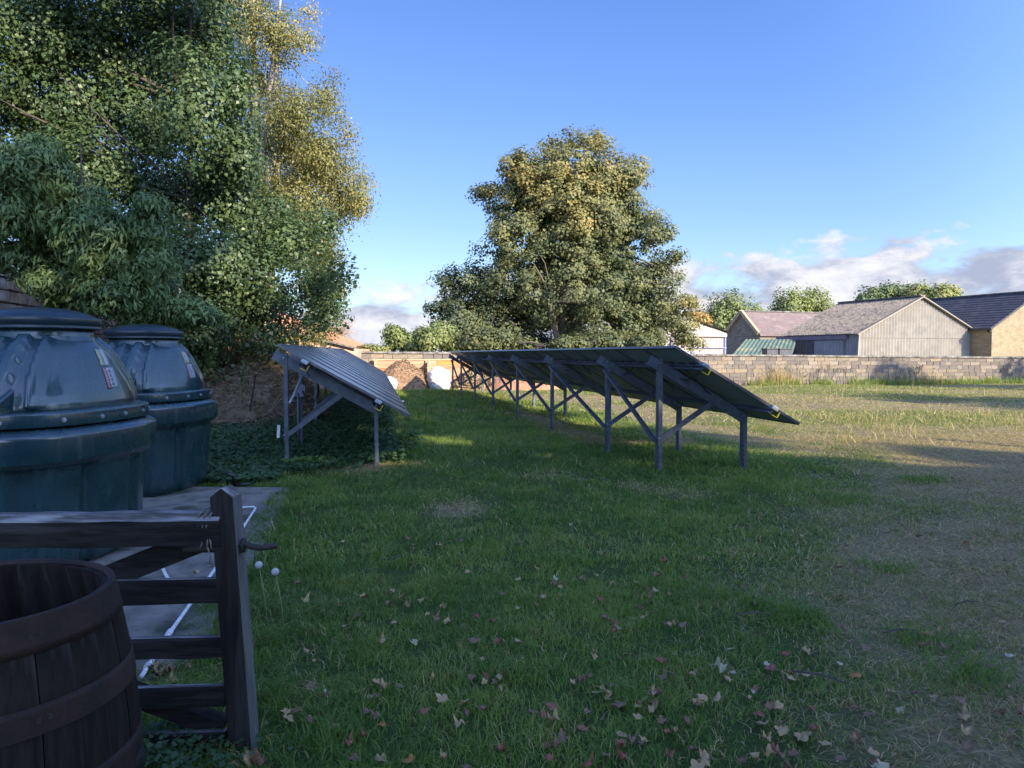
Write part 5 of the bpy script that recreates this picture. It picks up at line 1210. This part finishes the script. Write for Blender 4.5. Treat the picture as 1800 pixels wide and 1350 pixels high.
for px, py, c_, s_ in [(732, 1125, 'pale', .055), (1262, 1172, 'pale', .075), (1290, 1178, 'pale', .04), (1505, 1178, 'orange', .05), (1545, 1340, 'pale', .07), (1285, 1135, 'pale', .045), (1775, 1150, 'pale', .05), (1325, 1213, 'pale', .03), (1478, 1162, 'pale', .025),
                       (690, 990, 'pale', .0), (1340, 1265, 'tan', .07), (1410, 1285, 'tan', .075), (1240, 1325, 'tan', .06), (1180, 1095, 'tan', .05), (1130, 1080, 'tan', .05), (780, 1225, 'tan', .055), (975, 1262, 'tan', .055), (875, 1222, 'tan', .045), (672, 1330, 'tan', .06), (720, 1330, 'orange', .05), (435, 1335, 'tan', .075), (455, 1338, 'brown', .07), (415, 1343, 'tan', .06), (580, 1215, 'pale', .05), (1440, 850 + 150, 'tan', .04), (1005, 915, 'pale', .05), (1700, 860, 'pale', .06), (1405, 970, 'pale', .05)]:
    if s_: drop(px, py, c_, s_ * .82)
for _ in range(12): drop(lr.gauss(290, 16), lr.gauss(1178, 7), lr.choice(['tan', 'tan', 'brown']), lr.uniform(.035, .05), lr.random() * .03)
drop(345, 1262, 'tan', .05); drop(345, 1005, 'tan', .035); drop(115, 978, 'pale', .0001)
# dandelion clocks
M['clock'] = mat('dandelion_clock', (.62, .62, .62), (.5, .5, .5), 60, .9); M['stem'] = mat('dandelion_stem', (.16, .22, .10), (.2, .2, .12), 30, .6)
for (px, py, by, lb) in ((455, 993, 4.35, 'left dandelion seed head with open centre beside the gate latch'), (484, 1005, 4.3, 'right fuller dandelion seed head beside the gate latch')):
    c = P(px, py, by); g0_ = Vector((c.x + .02, c.y, 0)); o = empty('dandelion', g0_, label=lb, cat='dandelion', group='dandelion clocks by the gate')
    mb = MB(); cc = c - g0_; mb.tube([(0.03, 0, 0), (cc.x * .4 + .02, 0, cc.z * .5), cc], [.003, .0026, .0022], 5); mb.build('stem', M['stem'], o, True)
    mb = MB(); rnd = random.Random(int(px))
    for k in range(170):
        z = 1 - 2 * (k + .5) / 170; a = k * 2.39996; r_ = math.sqrt(1 - z * z); d = Vector((r_ * math.cos(a), r_ * math.sin(a), z)); tp = cc + d * .021
        u = d.cross(Vector((.3, .5, .8))).normalized(); v_ = d.cross(u)
        for q in range(3):
            aa = q * 1.05; e = u * math.cos(aa) + v_ * math.sin(aa); w_ = d.cross(e) * .0006; mb.add([tp - e * .004 - w_, tp + e * .004 - w_, tp + e * .004 + w_, tp - e * .004 + w_], [(0, 1, 2, 3)])
        w_ = u * .0003; mb.add([cc - w_, cc + w_, tp + w_, tp - w_], [(0, 1, 2, 3)])
    mb.tube([cc - Vector((0, 0, .004)), cc + Vector((0, 0, .004))], .004, 6); mb.build('seed_head', M['clock'], o)
# small white flowers near the left array
for px, py in ((703, 706), (708, 706)):
    c = P(px, py, 15); g0_ = Vector((c.x, c.y, 0)); o = empty('white_flower', g0_, label=('left' if px == 703 else 'right') + ' one of two small white flower heads over the mown aisle', cat='flower', group='white flowers in the aisle')
    mb = MB(); mb.tube([(0, 0, 0), (0, 0, c.z)], .004, 4); mb.build('stem', M['stem'], o)
    mb = MB(); mb.lathe([(.001, c.z - .01), (.025, c.z), (.022, c.z + .02), (.001, c.z + .03)], 8); mb.build('flower_head', M['clock'], o)
# twigs
rnd = random.Random(17)
for px, py, ln, az_ in ((1325, 1080, .22, .1), (700, 980, .10, 1.1), (1440, 1190, .25, -.6), (1700, 1060, .18, .3), (1580, 1110, .2, .2)):
    p = G(px, py, .05); mb = MB(); d = Vector((math.cos(az_), math.sin(az_), 0)) * ln / 2; mb.tube([-d, d * .1 + Vector((0, .01, .01)), d], [.005, .006, .003], 5)
    o = mb.build('twig', M['barkdark']); o.location = p; tag(o, {1325: 'thin twig lying left of the green tuft', 700: 'dark feather-like twig in the middle of the lawn', 1440: 'long bent twig on the dry ground', 1700: 'short twig at the right edge of the dry grass', 1580: 'straight twig on the dry patch right of centre'}[px], 'twig', 'twigs on the grass')
print('objects', len(bpy.data.objects), 'tris', sum(len(o.data.loop_triangles) if False else sum(1 for _ in ()) for o in []) )
